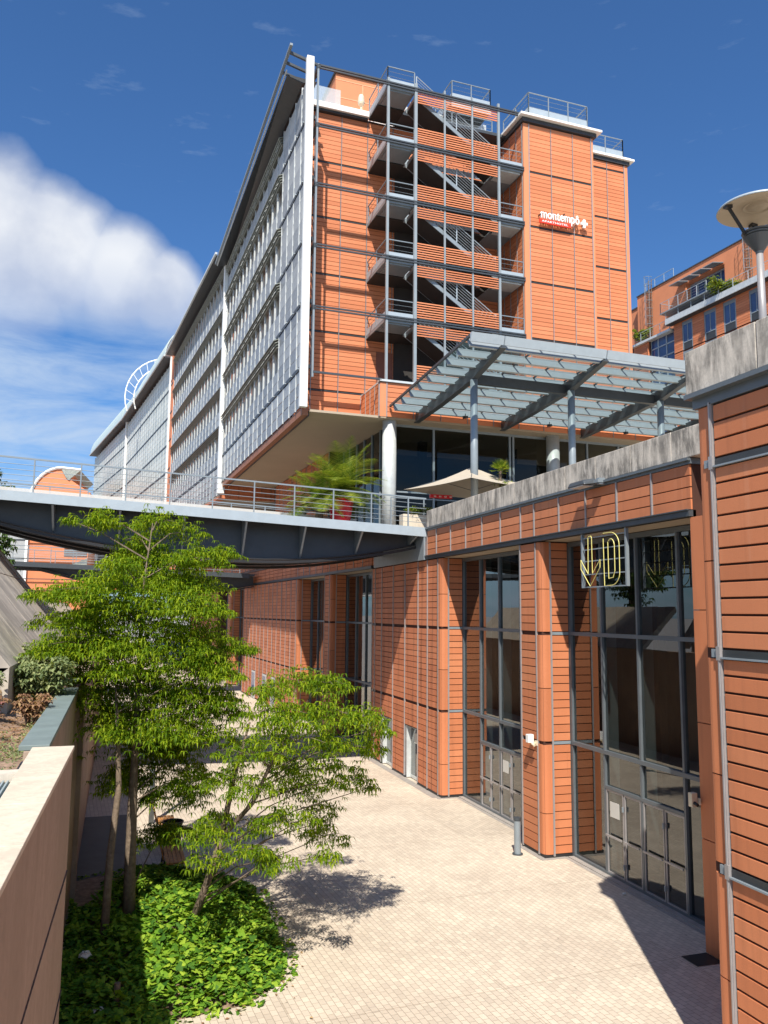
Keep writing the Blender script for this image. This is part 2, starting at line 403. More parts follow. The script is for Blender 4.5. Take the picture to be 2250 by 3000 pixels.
# ------------------------------------------------------------------ lower shop building (two straight blocks)
BZ = (3.1, 6.15)
def shop_wall_block(root, S):
    pass
def bay(root, s0, s1, mulls, doors, d0=.95, door_h=2.18, notice=()):
    """recessed glazed bay between s0 (near) and s1 (far); s along the wall, d into the building (local x)"""
    G = d0
    fr = MB()
    for i, s in enumerate(mulls):
        w = .13 if i in (0, len(mulls)-1) else .07
        fr.box(G-.07, G+.07, s-w/2, s+w/2, .02, 8.74)
    for z, h in ((3.1, .10), (6.15, .10), (8.70, .12), (.05, .08)):
        fr.box(G-.085, G+.085, s0+.0, s1-.0, z-h/2, z+h/2)
    if doors: fr.box(G-.075, G+.075, doors[0][0], doors[-1][1], door_h, door_h+.08)
    w = part('window', fr, FRAME, root)
    pn = MB(); lo = [3.15, 6.2]; 
    for a, b in zip(mulls, mulls[1:]):
        for z0, z1 in ((3.15, 6.10), (6.20, 8.64)):
            pn.quad(((G, a, z0), (G, b, z0), (G, b, z1), (G, a, z1)))
        inside = [d for d in doors if d[0] >= min(a, b)-.05 and d[1] <= max(a, b)+.05]
        z0 = door_h+.08 if inside else .09
        pn.quad(((G, a, z0), (G, b, z0), (G, b, 3.05), (G, a, 3.05)))
    part('pane', pn, GLS, w)
    # inner steel lining posts seen behind the glass
    for a in mulls[1:-1]:
        part('inner_post', MB().box(G+.12, G+.42, a+.03, a+.14, 0, 8.7), STEEL, w)
    for i, (a, b) in enumerate(doors):
        f = MB(); y0, y1 = a+.02, b-.02
        f.box(G-.06, G-.015, y0, y0+.035, .06, door_h-.01); f.box(G-.06, G-.015, y1-.035, y1, .06, door_h-.01)
        f.box(G-.06, G-.015, y0+.035, y1-.035, .06, .12); f.box(G-.06, G-.015, y0+.035, y1-.035, door_h-.05, door_h-.01)
        d = part('door', f, MULL, root)
        part('pane', MB().quad(((G-.03, y0+.035, .12), (G-.03, y1-.035, .12), (G-.03, y1-.035, door_h-.05), (G-.03, y0+.035, door_h-.05))), GLS, d)
        part('push_bar', MB().bar((G-.11, y0+.03, 1.03), (G-.11, y1-.03, 1.03), .03, .045), MULL, d)
        if i in notice:
            c = (y0+y1)/2+.03
            part('notice', MB().box(G-.045, G-.035, c-.2, c+.2, 1.5, 1.88), PAPER, d)
        if i % 2 == 0:
            for z in (.35, 1.75): part('hinge', MB().path(((G-.1, y1, z), (G-.1, y1, z+.12)), .028, 8), STEEL, d)
    # back of the bay
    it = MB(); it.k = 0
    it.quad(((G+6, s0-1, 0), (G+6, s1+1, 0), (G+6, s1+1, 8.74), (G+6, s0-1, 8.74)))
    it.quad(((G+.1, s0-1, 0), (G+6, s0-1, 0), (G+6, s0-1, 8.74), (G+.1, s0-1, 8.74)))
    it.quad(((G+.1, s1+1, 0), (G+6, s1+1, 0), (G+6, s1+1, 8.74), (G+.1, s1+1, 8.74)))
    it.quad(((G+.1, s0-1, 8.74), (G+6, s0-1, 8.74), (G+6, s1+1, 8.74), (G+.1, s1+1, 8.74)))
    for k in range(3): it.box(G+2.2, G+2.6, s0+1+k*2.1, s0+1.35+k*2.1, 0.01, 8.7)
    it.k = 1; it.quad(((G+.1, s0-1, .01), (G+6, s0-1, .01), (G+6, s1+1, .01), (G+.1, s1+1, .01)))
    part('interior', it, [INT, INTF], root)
    so_ = MB(); so_.box(.14, G-.02, s0, s1, 8.78, 8.80); part('soffit', so_, SOFF, root)
    part('threshold', MB().box(G-.25, G+.1, s0, s1, .0, .03), GREYP, root)
def pillar(root, s0, s1, d0=.95, near=True):
    """front from s0 to s1, jamb at s0 facing the viewer; rounded smooth corner pieces"""
    n0 = s0+.30
    pl = MB(); planks(pl, (.045, 0, 0), (0, 1, 0), (-1, 0, 0), [(n0+.03, s1-.08)], .1, 8.76, BZ)
    planks(pl, (0, s0+.045, 0), (1, 0, 0), (0, -1, 0), [(.31, d0-.09)], .1, 8.76, BZ)
    o = part('pillar', pl, TCL, root)
    core = MB(); core.box(.046, d0-.02, s0+.046, s1-.02, 0.02, 8.775); part('core', core, DARK, o)
    cp = MB()
    for z0, z1 in ((.1, 1.18), (1.2, 3.05), (3.15, 4.6), (4.62, 6.1), (6.2, 7.4), (7.42, 8.76)):
        pts = [(.0, n0, z0)]+[(.16-.16*math.cos(a), s0+.16-.16*math.sin(a), z0) for a in [math.pi/2*k/5 for k in range(6)]]+[(.28, s0, z0), (.28, s0+.045, z0), (.05, s0+.045, z0), (.045, n0, z0)]
        cp.prism(pts, (0, 0, z1-z0))
    part('corner_panel', cp, TCL, o)
    for a in (n0, s1-.05): part('cover_strip', MB().box(-.025, .04, a-.022, a+.022, .05, 8.76), MULL, o)
    part('cover_strip', MB().box(.275, .325, s0-.025, s0+.04, .05, 8.76), MULL, o)
    for z in (3.06, 6.11): part('band', MB().box(.275, d0-.08, s0-.006, s0+.03, z, z+.08), STEEL, o)
    part('base_trim', MB().box(.02, d0-.02, s0+.02, s1, .0, .095), BLACK, o)
    part('plinth_slab', MB().box(-.14, d0-.3, s0-.12, s1+.1, .0, .012), GREYP, o)
    return o
A0 = 14.45
shop = thing('shop_building', 'low terracotta building with tall glazed bays beside the plaza, under the long concrete parapet', 'building', (11.5, A0, 0), 0, off=(0, A0, 0))
def cladding(root, name, segs, z0, z1, bands, m, holes=(), d=.045, strips=(), sw=.04):
    pl = MB(); planks(pl, (d, 0, 0), (0, 1, 0), (-1, 0, 0), segs, z0, z1, bands, holes=holes)
    o = part(name, pl, m, root)
    for s in strips: part('cover_strip', MB().box(-.03, .04, s-sw/2, s+sw/2, z0-.02, z1), MULL, o)
    return o
J = [30.2, 29.19, 27.77, 26.39, 25.03, 23.63, 22.24, 21.39, 19.96, 18.58, 17.17, 15.78, 14.43][::-1]
cladding(shop, 'spandrel', segs_of(J), 8.93, 9.92, (), TCL, strips=J[1:])
part('wall_core', MB().box(.046, 1.2, 14.45, 37.5, 8.79, 10.0), DARK, shop)
part('edge_beam', MB().box(-.07, .12, 14.45, 30.2, 8.79, 8.93).box(-.12, .0, 14.45, 30.2, 8.915, 8.94), STEELD, shop)
part('flashing', MB().box(-.10, .3, 14.4, 30.2, 9.985, 10.04).box(-.02, .3, 14.4, 30.2, 9.92, 9.985), FRAME, shop)
pp = MB(); y = 30.2; k = 0
while y > 10.6:
    L = 1.52; pp.box(-.03, .42, max(10.4, y-L+.012), y, 10.06, 10.72); y -= L
part('parapet', pp, CONC, shop, bevel=.015)
bay(shop, 14.5, 21.0, [21.02, 19.39, 17.78, 16.15, 14.55], [(16.93, 17.78), (16.17, 16.93), (18.56, 19.36), (17.80, 18.56)][::-1] and [(16.17, 16.93), (16.93, 17.76), (17.82, 18.56), (18.56, 19.36)], notice=(3,))
bay(shop, 22.4, 28.75, [28.75, 27.2, 25.65, 24.1, 22.45], [(24.12, 24.86), (24.86, 25.62), (25.68, 26.4), (26.4, 27.17)], notice=(1,))
pillar(shop, 21.05, 22.36)
for z0, z1 in ((.02, 2.2), (2.22, 4.5), (4.52, 6.8), (6.82, 8.77)): part('corner_panel', MB().box(0, .9, 10.8, 14.5, z0, z1), TCL, shop)
# solid stretch with two narrow doors
sd = ((31.24, 32.74, 0, 2.1), (34.4, 35.95, 0, 2.1))
W3 = [28.72+.32, 30.14, 31.2, 32.78, 34.35, 35.98, 37.03, 37.5]
cladding(shop, 'wall', segs_of(W3), .1, 8.76, BZ, TCS, holes=sd, strips=W3[1:])
part('wall_core', MB().box(.046, 1.0, 29.0, 31.24, .02, 8.775).box(.046, 1.0, 32.74, 34.4, .02, 8.775).box(.046, 1, 35.95, 37.45, .02, 8.775).box(.046, 1, 31.24, 32.74, 2.1, 8.775).box(.046, 1, 34.4, 35.95, 2.1, 8.775), DARK, shop)
pillar(shop, 28.74, 29.1)
part('base_trim', MB().box(.02, .9, 29.05, 31.24, 0, .095).box(.02, .9, 32.74, 34.4, 0, .095).box(.02, .9, 35.95, 37.5, 0, .095), BLACK, shop)
up_ = MB(); planks(up_, (.045, 0, 0), (0, 1, 0), (-1, 0, 0), segs_of([30.2, 31.5, 32.9, 34.2, 35.6, 37.5]), 8.93, 9.9)
part('spandrel', up_, TCS, shop)
for a, b, _, h in sd:
    f = MB(); f.box(.05, .26, b-.12, b-.02, .03, h); f.box(.2, .26, a+.02, a+.1, .03, h); f.box(.2, .26, a+.1, b-.12, h-.08, h); f.box(.2, .26, a+.1, b-.12, .03, .14)
    d = part('door', f, WHITE2, shop)
    part('pane', MB().quad(((.23, a+.1, .14), (.23, b-.12, .14), (.23, b-.12, h-.08), (.23, a+.1, h-.08))), GLS, d)
    part('handle', MB().bar((.18, a+.3, .95), (.18, a+.3, 1.15), .03), STEELL, d)
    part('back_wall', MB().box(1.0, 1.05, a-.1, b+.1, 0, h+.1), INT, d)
part('notice', MB().box(.215, .225, 31.85, 32.2, 1.45, 1.85), PAPER, shop)
# second block, turned 2.5 degrees
B2 = thing('shop_building', 'farther stretch of the low terracotta building beyond the footbridge, partly hidden by the trees', 'building', (11.5, 37.55, 0), R(2.5))
bay(B2, .05, 6.75, [6.75, 5.1, 3.5, 1.9, .1], [], notice=())
pillar(B2, 6.82, 8.15)
bay(B2, 8.2, 14.2, [14.2, 12.6, 11, 9.6, 8.25], [])
J2 = [0+.02]+[14.27/10*i for i in range(1, 11)]
w2 = [14.3+.3+1.36*i for i in range(14)]
sd2 = ((20.0, 21.4, 0, 2.1), (23.0, 24.4, 0, 2.1), (27, 28.4, 0, 2.1))
cladding(B2, 'spandrel', segs_of(J2+w2[:]), 8.93, 9.85, (), TCS, strips=J2[1:])
cladding(B2, 'wall', segs_of(w2), .1, 8.76, BZ, TCS, holes=sd2, strips=w2[1:])
pillar(B2, 14.25, 14.65)
part('wall_core', MB().box(.046, 1.2, 0, 33, 8.79, 9.95).box(.046, 1, 14.6, 33, .02, 8.775), DARK, B2)
part('edge_beam', MB().box(-.07, .12, 0, 33, 8.79, 8.93), STEELD, B2)
part('flashing', MB().box(-.06, .3, 0, 60, 9.86, 9.98), BAND, B2)
for a, b, _, h in sd2:
    d = part('door', MB().box(-.01, .06, a+.05, b-.05, .03, h), WHITE2, B2)
    part('pane', MB().box(-.02, 0, a+.16, b-.16, .2, h-.12), GLB, d)
bay(B2, 33, 38.8, [38.8, 37, 35, 33.1], [])
pillar(B2, 38.9, 40.2); bay(B2, 40.3, 46, [46, 44, 42, 40.4], [])
w3 = [46.3+1.36*i for i in range(16)]
cladding(B2, 'wall', segs_of(w3), .1, 8.76, BZ, TCS, strips=w3[1:]); part('wall_core', MB().box(.046, 1, 46, 67, .02, 9.9), DARK, B2)
uw = [13+1.36*i for i in range(36)]
cladding(B2, 'upper_wall', segs_of(uw), 10.02, 12.6, (), TCS, strips=uw[1:]); part('wall_core', MB().box(.046, 1, 12.9, 62, 9.98, 12.6), DARK, B2)
part('spandrel', MB().box(0, .2, 33, 67, 8.8, 9.84), TCS, B2)

# ------------------------------------------------------------------ near pier block on the right
pier = thing('corner_building', 'nearest terracotta block at the right edge with wide planks and a thick weathered concrete parapet', 'building', (8.4, 10.4, 0), 0, off=(0, 10.4, 0))
pl = MB(); planks(pl, (.045, 0, 0), (0, 1, 0), (-1, 0, 0), [(-6, 4.2), (4.27, 8.6), (8.66, 9.98)], .1, 9.86, BZ+(8.97,), bh=.14, gap=.034)
part('wall', pl, TCL, pier, bevel=.006)
cp = MB()
for z0, z1 in ((.1, 1.6), (1.62, 3.02), (3.18, 4.4), (4.42, 6.07), (6.23, 7.5), (7.52, 9.86)):
    pts = [(.0, 10.07, z0), (0, 10.25, z0)]+[(.16-.16*math.cos(a), 10.26+.14*math.sin(a), z0) for a in [math.pi/2*k/5 for k in range(1, 6)]]+[(2.9, 10.4, z0), (2.9, 10.35, z0), (.05, 10.35, z0), (.045, 10.07, z0)]
    cp.prism(pts, (0, 0, z1-z0))
part('corner_panel', cp, TCL, pier)
part('wall_core', MB().box(.046, 3.1, -6, 10.36, .02, 9.9), DARK, pier)
st = MB(); st.box(-.03, .03, 10.0, 10.06, .05, 9.9); st.box(-.045, .0, 10.018, 10.042, .05, 9.9)
for z in (3.1, 6.15, 8.97): st.box(-.05, .0, 9.99, 10.07, z-.1, z+.1)
part('cover_strip', st, MULL, pier)
bd = MB()
for z in BZ+(8.97,): bd.box(-.004, .04, -6, 9.98, z-.055, z+.055)
part('band', bd, BAND, pier)
bd = MB()
for z in BZ+(8.97,): bd.box(-.05, .03, -6, 9.98, z-.075, z-.05); bd.box(-.02, .03, 10.07, 10.2, z-.06, z+.06)
part('band_lip', bd, STEEL, pier)
part('flashing', MB().box(-.16, .3, -6, 10.44, 10.02, 10.09).box(-.03, .3, -6, 10.4, 9.87, 10.02), FRAME, pier)
pp = MB(); y = 10.47
while y > -6: pp.box(-.09, .5, y-1.52+.015, y, 10.11, 10.80); y -= 1.52
pp.box(.5, 3.1, 10.0, 10.47, 10.11, 10.80)
part('parapet', pp, CONC, pier, bevel=.015)
part('roof', MB().box(.3, 9, -6, 10.2, 9.92, 10.06), CONCL, pier)
sheet('drain_cover', ((10.9, 14.0), (11.5, 14.0), (11.5, 14.5), (10.9, 14.5)), .011, BLACK)

# ------------------------------------------------------------------ hotel: end front with open stair, screened long side
H = thing('hotel_building', 'tall terracotta hotel with open steel stair on its end front and glass screened side', 'building', (11.75, 36.65, 9.9), R(2), off=(0, 0, 9.9))
FL = [17.85, 20.93, 24.0, 27.08, 30.14, 33.2]
def wallplanks(root, name, p0, e, n, js, z0, z1, bands, strips=True, m=TC, bh=.11):
    e_, n_ = Vector(e), Vector(n)
    pl = MB(); planks(pl, p0, e, n, segs_of(js), z0, z1, bands, bh=bh)
    o = part(name, pl, m, root)
    if strips:
        for s in js:
            w = .06 if s in (js[0], js[-1]) else .035
            c = Vector(p0)+e_*s+n_*.05; part('cover_strip', MB().bar((c.x, c.y, z0), (c.x, c.y, z1), w, w*.85), MULL, o)
    for b in bands:
        if z0 < b < z1:
            a = Vector(p0)+e_*js[0]+n_*.012; c = Vector(p0)+e_*js[-1]+n_*.012
            part('band', MB().bar((a.x, a.y, b), (c.x, c.y, b), .02, .06), BAND, o)
    return o
core = MB(); core.box(-3.35, 16, 2.96, 24.2, 16.1, 33.0); core.box(.05, 7.78, .05, 2.97, 16.1, 17.75); core.box(7.79, 12.02, .05, 3.2, 16.1, 32.9); core.box(12.03, 15.9, 2.26, 6, 16.1, 33.3); core.box(7.8, 15.9, .06, 3, 16.1, 17.7)
part('wall_core', core, DARK, H)
wallplanks(H, 'wall', (0, 2.95, 0), (1, 0, 0), (0, -1, 0), [-3.82, -2.95, -1.5, -.05, 1.4, 2.9, 4.4, 5.9, 7.7], 16.05, 32.85, FL)
wallplanks(H, 'wall', (0, .04, 0), (1, 0, 0), (0, -1, 0), [.1, 1.5, 2.95, 4.4, 5.85, 7.3, 8.75, 10.2, 11.6, 13, 14.4, 16], 16.05, 17.75, ())
wallplanks(H, 'wall', (-.22, 0, 0), (0, 1, 0), (-1, 0, 0), [.06, .7, 1.4, 2.1, 2.9], 16.05, 17.72, ())
part('corner_panel', MB().box(-.24, .08, -.02, .05, 16.05, 17.72), STUCCO, H)
part('coping', MB().box(-.28, 16, -.1, .25, 17.76, 17.86).box(-.28, .1, .25, 2.95, 17.70, 17.78), WHITE2, H)
wallplanks(H, 'wall', (0, 0, 0), (1, 0, 0), (0, -1, 0), [8.06, 9.42, 10.78, 11.95], 17.87, 32.85, FL)
wallplanks(H, 'wall', (7.78, 0, 0), (0, 1, 0), (-1, 0, 0), [.1, .75, 1.5, 2.2, 2.93], 17.87, 32.85, FL)
wallplanks(H, 'wall', (0, 2.2, 0), (1, 0, 0), (0, -1, 0), [12.16, 13.1, 14.55, 15.75], 17.87, 33.2, [f-.45 for f in FL])
cpn = MB(); cpn.box(7.73, 8.04, -.05, .05, 17.87, 32.85); cpn.box(11.97, 12.1, -.05, 2.2, 17.87, 32.85); cpn.box(15.77, 16, 2.15, 2.3, 17.87, 33.2)
part('corner_panel', cpn, STUCCO, H)
rb = MB()
rb.box(-3.6, -.1, 2.55, 3.2, 32.98, 33.28); rb.box(7.42, 12.48, -.42, 3.4, 33.12, 33.24); rb.box(7.6, 12.3, -.22, 3.3, 33.24, 33.36); rb.box(7.75, 12.1, -.05, 3.2, 33.36, 33.48); rb.box(11.95, 16.35, 1.9, 6, 33.46, 33.58); rb.box(12.05, 16.2, 2.05, 6, 33.58, 33.7); rb.box(12.1, 16.1, 2.2, 6, 33.7, 33.8); rb.box(-3.4, 16, 3.21, 24.2, 33.0, 33.2)
roof = part('roof', rb, WHITE, H)
for bx_ in ((-3.6, -.1, 2.7, 3.1, 32.86, 32.98), (7.62, 12.25, -.2, 3.1, 32.88, 33.10), (12.1, 16.1, 2.05, 5, 33.22, 33.45)): part('eave_shade_trim', MB().box(*bx_), BAND, H)  # dark strips painting the shade beneath the roof caps
def railing(root, pts, h, n=5, post=1.25, m=STEEL, board=None, name='railing', r=.02):
    """guard rail along a polyline of floor points: posts, top rail, wires, optional kick board"""
    rl = MB(); ps = []
    pts = [Vector(p) for p in pts]
    for a, b in zip(pts, pts[1:]):
        u = Vector((0, 0, h)); rl.bar(a+u, b+u, .05, .04)
        for k in range(1, n): 
            z = Vector((0, 0, h*k/n)); rl.path([a+z, b+z], .009, 5)
        L = (b-a).length; c = max(1, round(L/post))
        for i in range(c+1): ps.append(a+(b-a)*i/c)
    o = part(name, rl, m, root)
    p0_ = None
    for p in ps:
        if p0_ is None: p0_ = p; po = part('post', MB().bar(p, p+Vector((0, 0, h)), .05), m, o)
        else: c = po.copy(); COL.objects.link(c); c.location = p-p0_
    if board:
        bm = MB()
        for a, b in zip(pts, pts[1:]): bm.bar(a+Vector((0, 0, board*.55+.04)), b+Vector((0, 0, board*.55+.04)), .02, board)
        part('kick_board', bm, STEELL, o)
    return o
railing(H, [(8.2, 3, 33.48), (8.2, .15, 33.48), (11.9, .15, 33.48), (11.9, 2.6, 33.48)], 1.35, 5, board=.45)
railing(H, [(12.2, 2.4, 33.8), (15.9, 2.4, 33.8), (15.9, 5, 33.8)], 1.2, 5, board=.4)
# roof house and its small terrace guard
ph = MB(); ph.box(-1.4, 2.6, 4.6, 12, 33.2, 36.5)
phh = part('roof_house', ph, STUCCO, H)
part('roof', MB().box(-1.5, 2.7, 4.5, 12.1, 36.5, 36.6), BAND, phh)
part('joint', MB().box(-1.4, 2.6, 4.585, 4.6, 35.1, 35.16).box(.15, .21, 4.585, 4.6, 33.2, 36.2).box(-1.4, 2.6, 4.585, 4.6, 36.15, 36.2), plain('pale_joint', (.70, .36, .2), .8), phh)
part('door', MB().box(-1.43, -1.39, 5.2, 6.2, 33.2, 35.2), DARK, phh)
part('guard_panel', MB().box(-3.4, -1.5, 3.25, 3.28, 33.3, 34.6), haze_panel('guard_glass', (.6, .68, .72), .35), H)
b = MB(); b.path([(-.35, 3.2, 33.25), (-.35, 3.2, 33.9)], .05); b.lathe((-.35, 3.2, 34.0), [(.001, 0), (.17, .0), (.19, .1), (.17, .4), (.12, .55), (.001, .6)], 14)
part('siren', b, BEIGE, H)
part('stair_head', MB().box(2.6, 7.7, 4.2, 8, 33.2, 35.2), WHITE2, H)
part('roof_walk', MB().box(1.5, 7.75, 1.8, 4.2, 33.02, 33.19), STEELD, H)
# roof platforms
for x0, x1, y0, y1, z in ((4.9, 7.3, 2.9, 5.2, 35.05),):
    p = part('roof_platform', MB().box(x0, x1, y0, y1, z, z+.15), BAND, H)
    part('edge', MB().box(x0-.04, x1+.04, y0-.05, y0-.02, z-.12, z+.2), WHITE2, p)
    rr = railing(H, [(x0, y1, z+.15), (x0, y0, z+.15), (x1, y0, z+.15), (x1, y1, z+.15)], 1.3, 5, board=.5)
railing(H, [(2.4, 2.9, 33.4), (7.4, 2.9, 33.4)], 1.2, 5, board=.5)
# --- open stair
ST = part('escape_stair', MB().box(-.02, 1.5, 2.7, 2.94, 17.9, 18.0), STEELD, H)
def frame_post(u, w):
    part('stair_post', MB().bar((u, 0, 17.86), (u, 0, 33.6), w*.85), STEELP, H)
for u, w in ((.06, .14), (1.55, .17), (3.16, .10), (4.73, .10), (6.27, .14)): frame_post(u, w)
for z in FL[1:]:
    for dz in (.0, .13):
        part('tie_bar', MB().bar((-3.6, -.06, z+dz), (7.75, -.06, z+dz), .08, .07), STEELD, H)
    part('bracket', MB().box(-3.68, -3.52, -.1, 2.9, z-.05, z+.16), STEELD, H)
part('tie_bar', MB().bar((-3.6, -.06, 17.85), (-.2, -.06, 17.85), .08, .1), STEELD, H)
part('bracket', MB().bar((-3.62, -.04, 17.6), (-3.62, -.04, 33.4), .09), STEEL, H)
SHADEB = plain('stair_shade', (.03, .026, .024), .8)  # near-black colour that paints in the shade behind and under the stair
for i, z in enumerate(FL[1:]):
    top = i == len(FL)-2
    L = part('landing', MB().box(-.02, 1.5, .0, 2.93, z-.13, z+.02), STEEL, H)
    part('soffit_panel', MB().box(.15, 1.35, .12, 1.35, z-.2, z-.135), STEEL, L)
    part('shade_board', MB().box(0.0, 1.5, 1.5, 2.92, z-.19, z-.135), SHADEB, L)  # dark board painting the shade at the back of the landing underside
    if not top:
        L2 = part('landing', MB().box(6.3, 7.72, .0, 2.93, z-.13, z+.02), STEEL, H)
        part('soffit_panel', MB().box(6.4, 7.6, .12, 1.2, z-.2, z-.135), WHITE2, L2)
        part('shade_sheet', MB().box(1.5, 6.25, 2.88, 2.93, z-.12-2.9, z-.14), SHADEB, H)  # added dark sheet standing for the deep shade behind the flights
        L3 = part('walkway', MB().box(1.51, 6.29, 1.75, 2.93, z-.13, z), SHADEB, H)
    railing(L, [(0.02, 2.9, z+.02), (.02, .02, z+.02), (1.48, .02, z+.02)], 1.0, 4, 1.4, board=.32) 
    if not top:
        railing(L2, [(6.34, .02, z+.02), (7.68, .02, z+.02)], 1.0, 4, 1.3, board=.32)
        railing(L3, [(1.55, 1.76, z+.02), (6.25, 1.76, z+.02)], 1.0, 4, 1.2, board=.28)
    # flight from this landing down to the landing below, falling to the right
    zl = FL[i]; a, bb = Vector((1.55, 0, z)), Vector((6.25, 0, zl+.02)); d = bb-a
    fl = MB(); 
    for y in (.16, 1.5): fl.bar(a+Vector((0, y, -.12)), bb+Vector((0, y, -.12)), .05, .2)
    F = part('stair_flight', fl, STEEL, H)
    part('shade_board', MB().bar(a+Vector((.1, .83, -.26)), bb+Vector((-.1, .83, -.26)), 1.26, .04), SHADEB, F)  # added dark plate that deepens the shade under the flight
    tr = MB()
    for k in range(1, 17):
        c = a+d*k/17; tr.box(c.x-.16, c.x+.15, .18, 1.48, c.z-.05, c.z); tr.box(c.x-.17, c.x-.14, .18, 1.48, c.z-.02, c.z+.19)  # closed risers added so the flight throws more shade
    part('tread', tr, STEELD, F)
    rl = MB()
    for k in range(1, 7): rl.path([a+Vector((.1, .16, .16*k)), bb+Vector((-.1, .16, .16*k))], .012 if k < 6 else .025, 5)
    for k in (0.02, .5, .97): c = a+d*k; rl.bar((c.x, .16, c.z), (c.x, .16, c.z+1), .05)
    part('railing', rl, STEELL, F)
    # terracotta louvre panels in the three bays
    for u0, u1 in ((1.65, 3.1), (3.22, 4.67), (4.79, 6.19)):
        sl_ = MB()
        if top: zs = [z-.62+.125*k for k in range(5)]
        else: zs = [z+.26+.125*k for k in range(7)]+[z-.68+.125*k for k in range(5)]
        for zz in zs: sl_.hexa(((u0, -.03, zz), (u1, -.03, zz), (u1, .03, zz+.02), (u0, .03, zz+.02), (u0, -.03, zz+.062), (u1, -.03, zz+.062), (u1, .03, zz+.075), (u0, .03, zz+.075)))
        part('louvre_panel', sl_, TC, H)
for u0, u1 in ((1.65, 3.1), (3.22, 4.67)):
    sl_ = MB()
    for k in range(7): sl_.box(u0, u1, -.03, .03, 17.95+.125*k, 18.015+.125*k)
    part('louvre_panel', sl_, TC, H)
part('door', MB().box(.55, 1.45, 2.86, 2.9, 17.95, 20.2), plain('brown_door', (.22, .075, .045), .6), H)
# hotel sign: separate white letters over a red bar
def letters(txt, size, depth, m, parent, M_, name='lettering', sx=1.0):
    cu = bpy.data.curves.new(name, 'FONT'); cu.body = txt; cu.size = size; cu.extrude = depth; cu.space_character = 1.06
    cu.offset = size*.006
    ob = bpy.data.objects.new('tmp', cu); COL.objects.link(ob)
    bpy.context.view_layer.update()
    me = bpy.data.meshes.new_from_object(ob.evaluated_get(bpy.context.evaluated_depsgraph_get()))
    bpy.data.objects.remove(ob)
    me.transform(M_); me.materials.clear(); me.materials.append(m)
    o = bpy.data.objects.new(name, me); COL.objects.link(o); o.parent = parent
    return o
LET = plain('white_letters', (.86, .86, .84), .4, var=.02)
sg = thing('hotel_sign', 'white lettered hotel sign over a slim red bar, high on the tall terracotta tower', 'sign', (11.75+8.52*math.cos(R(2)), 36.65+8.52*math.sin(R(2)), 27.4), R(2))
ML = lambda x, z, y: Matrix.Translation((x, y, z)) @ Matrix.Rotation(R(90), 4, 'X')
tx = letters('montemp\u00f4', .92, .05, LET, sg, ML(.05, 0.12, -.28) @ Matrix.Diagonal((.66, .80, 1, 1)))
wd = max(v.co.x for v in tx.data.vertices)
tx.data.transform(Matrix.Translation((.05, 0, 0)) @ Matrix.Diagonal((2.42/wd, 1, 1, 1)) @ Matrix.Translation((-.05, 0, 0)))
part('emblem', MB().box(2.52, 2.94, -.34, -.24, .16, .30).box(2.66, 2.80, -.345, -.235, .0, .46), LET, sg)
part('bar', MB().box(.0, 1.9, -.30, -.22, -.15, .07), REDBAR, sg)
letters('APARTHOTEL', .15, .01, LET, sg, ML(.12, -.095, -.31) @ Matrix.Diagonal((1.65, 1, 1, 1)))
part('mount', MB().box(.05, .1, -.3, -.05, .3, .36).box(1.5, 1.55, -.3, -.05, .55, .6).box(2.7, 2.75, -.3, -.05, .3, .35).box(.3, .35, -.3, -.05, -.1, -.05).box(1.7, 1.75, -.3, -.05, -.1, -.05), BLACK, sg)
# --- ground floor under the hotel
gf = MB(); gf.box(.75, .8, 1.05, 12, 9.9, 16.05); 
sof = part('soffit', MB().box(-3.65, 16, .1, 24.2, 15.98, 16.09).box(-.2, .09, .0, .1, 15.98, 16.05), SOFF, H)
gl = MB(); gl.quad(((.8, 1.05, 9.95), (16, 1.05, 9.95), (16, 1.05, 15.95), (.8, 1.05, 15.95))); gl.quad(((.75, 1.05, 9.95), (.75, 9, 9.95), (.75, 9, 15.95), (.75, 1.05, 15.95)))
gfr = MB()
for u in (.8, 3.0, 5.15, 7.3, 7.5, 9.7, 12, 14): gfr.box(u-.05, u+.05, .97, 1.12, 9.9, 15.98)
for v in (1.05, 2.6, 3.9, 5.2, 6.5, 7.8, 9): gfr.box(.68, .82, v-.04, v+.04, 9.9, 15.98)
for z in (12.6, 10.9): gfr.box(.8, 7.5, .99, 1.1, z-.04, z+.04)
gfr.box(.69, .8, 1.0, 9, 12.56, 12.64); gfr.box(.69, .8, 1, 9, 10.86, 10.94); gfr.box(.8, 16, .98, 1.1, 15.86, 15.98)
gw = part('window', gfr, STEEL, H); part('pane', gl, GLH, gw)
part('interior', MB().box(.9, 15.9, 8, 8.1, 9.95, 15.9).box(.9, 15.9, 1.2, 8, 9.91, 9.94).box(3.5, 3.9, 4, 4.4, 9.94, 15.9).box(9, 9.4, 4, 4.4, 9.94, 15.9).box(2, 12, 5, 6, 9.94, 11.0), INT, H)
wallplanks(H, 'wall', (-.1, 0, 0), (0, 1, 0), (-1, 0, 0), [9.05+1.3*i for i in range(12)], 9.95, 15.95, (13,), m=TCS)
part('wall_core', MB().box(-.09, .7, 9.02, 24, 9.9, 15.97), DARK, H)
part('door', MB().box(-.2, -.12, 14.2, 16.4, 9.95, 13.2), BLACK, H)
part('column', MB().path([(.46, .55, 9.9), (.46, .55, 15.98)], .345, 28), WHITE2, H, smooth=True)
part('column', MB().path([(9.6, .55, 9.9), (9.6, .55, 15.98)], .345, 28), WHITE2, H, smooth=True)
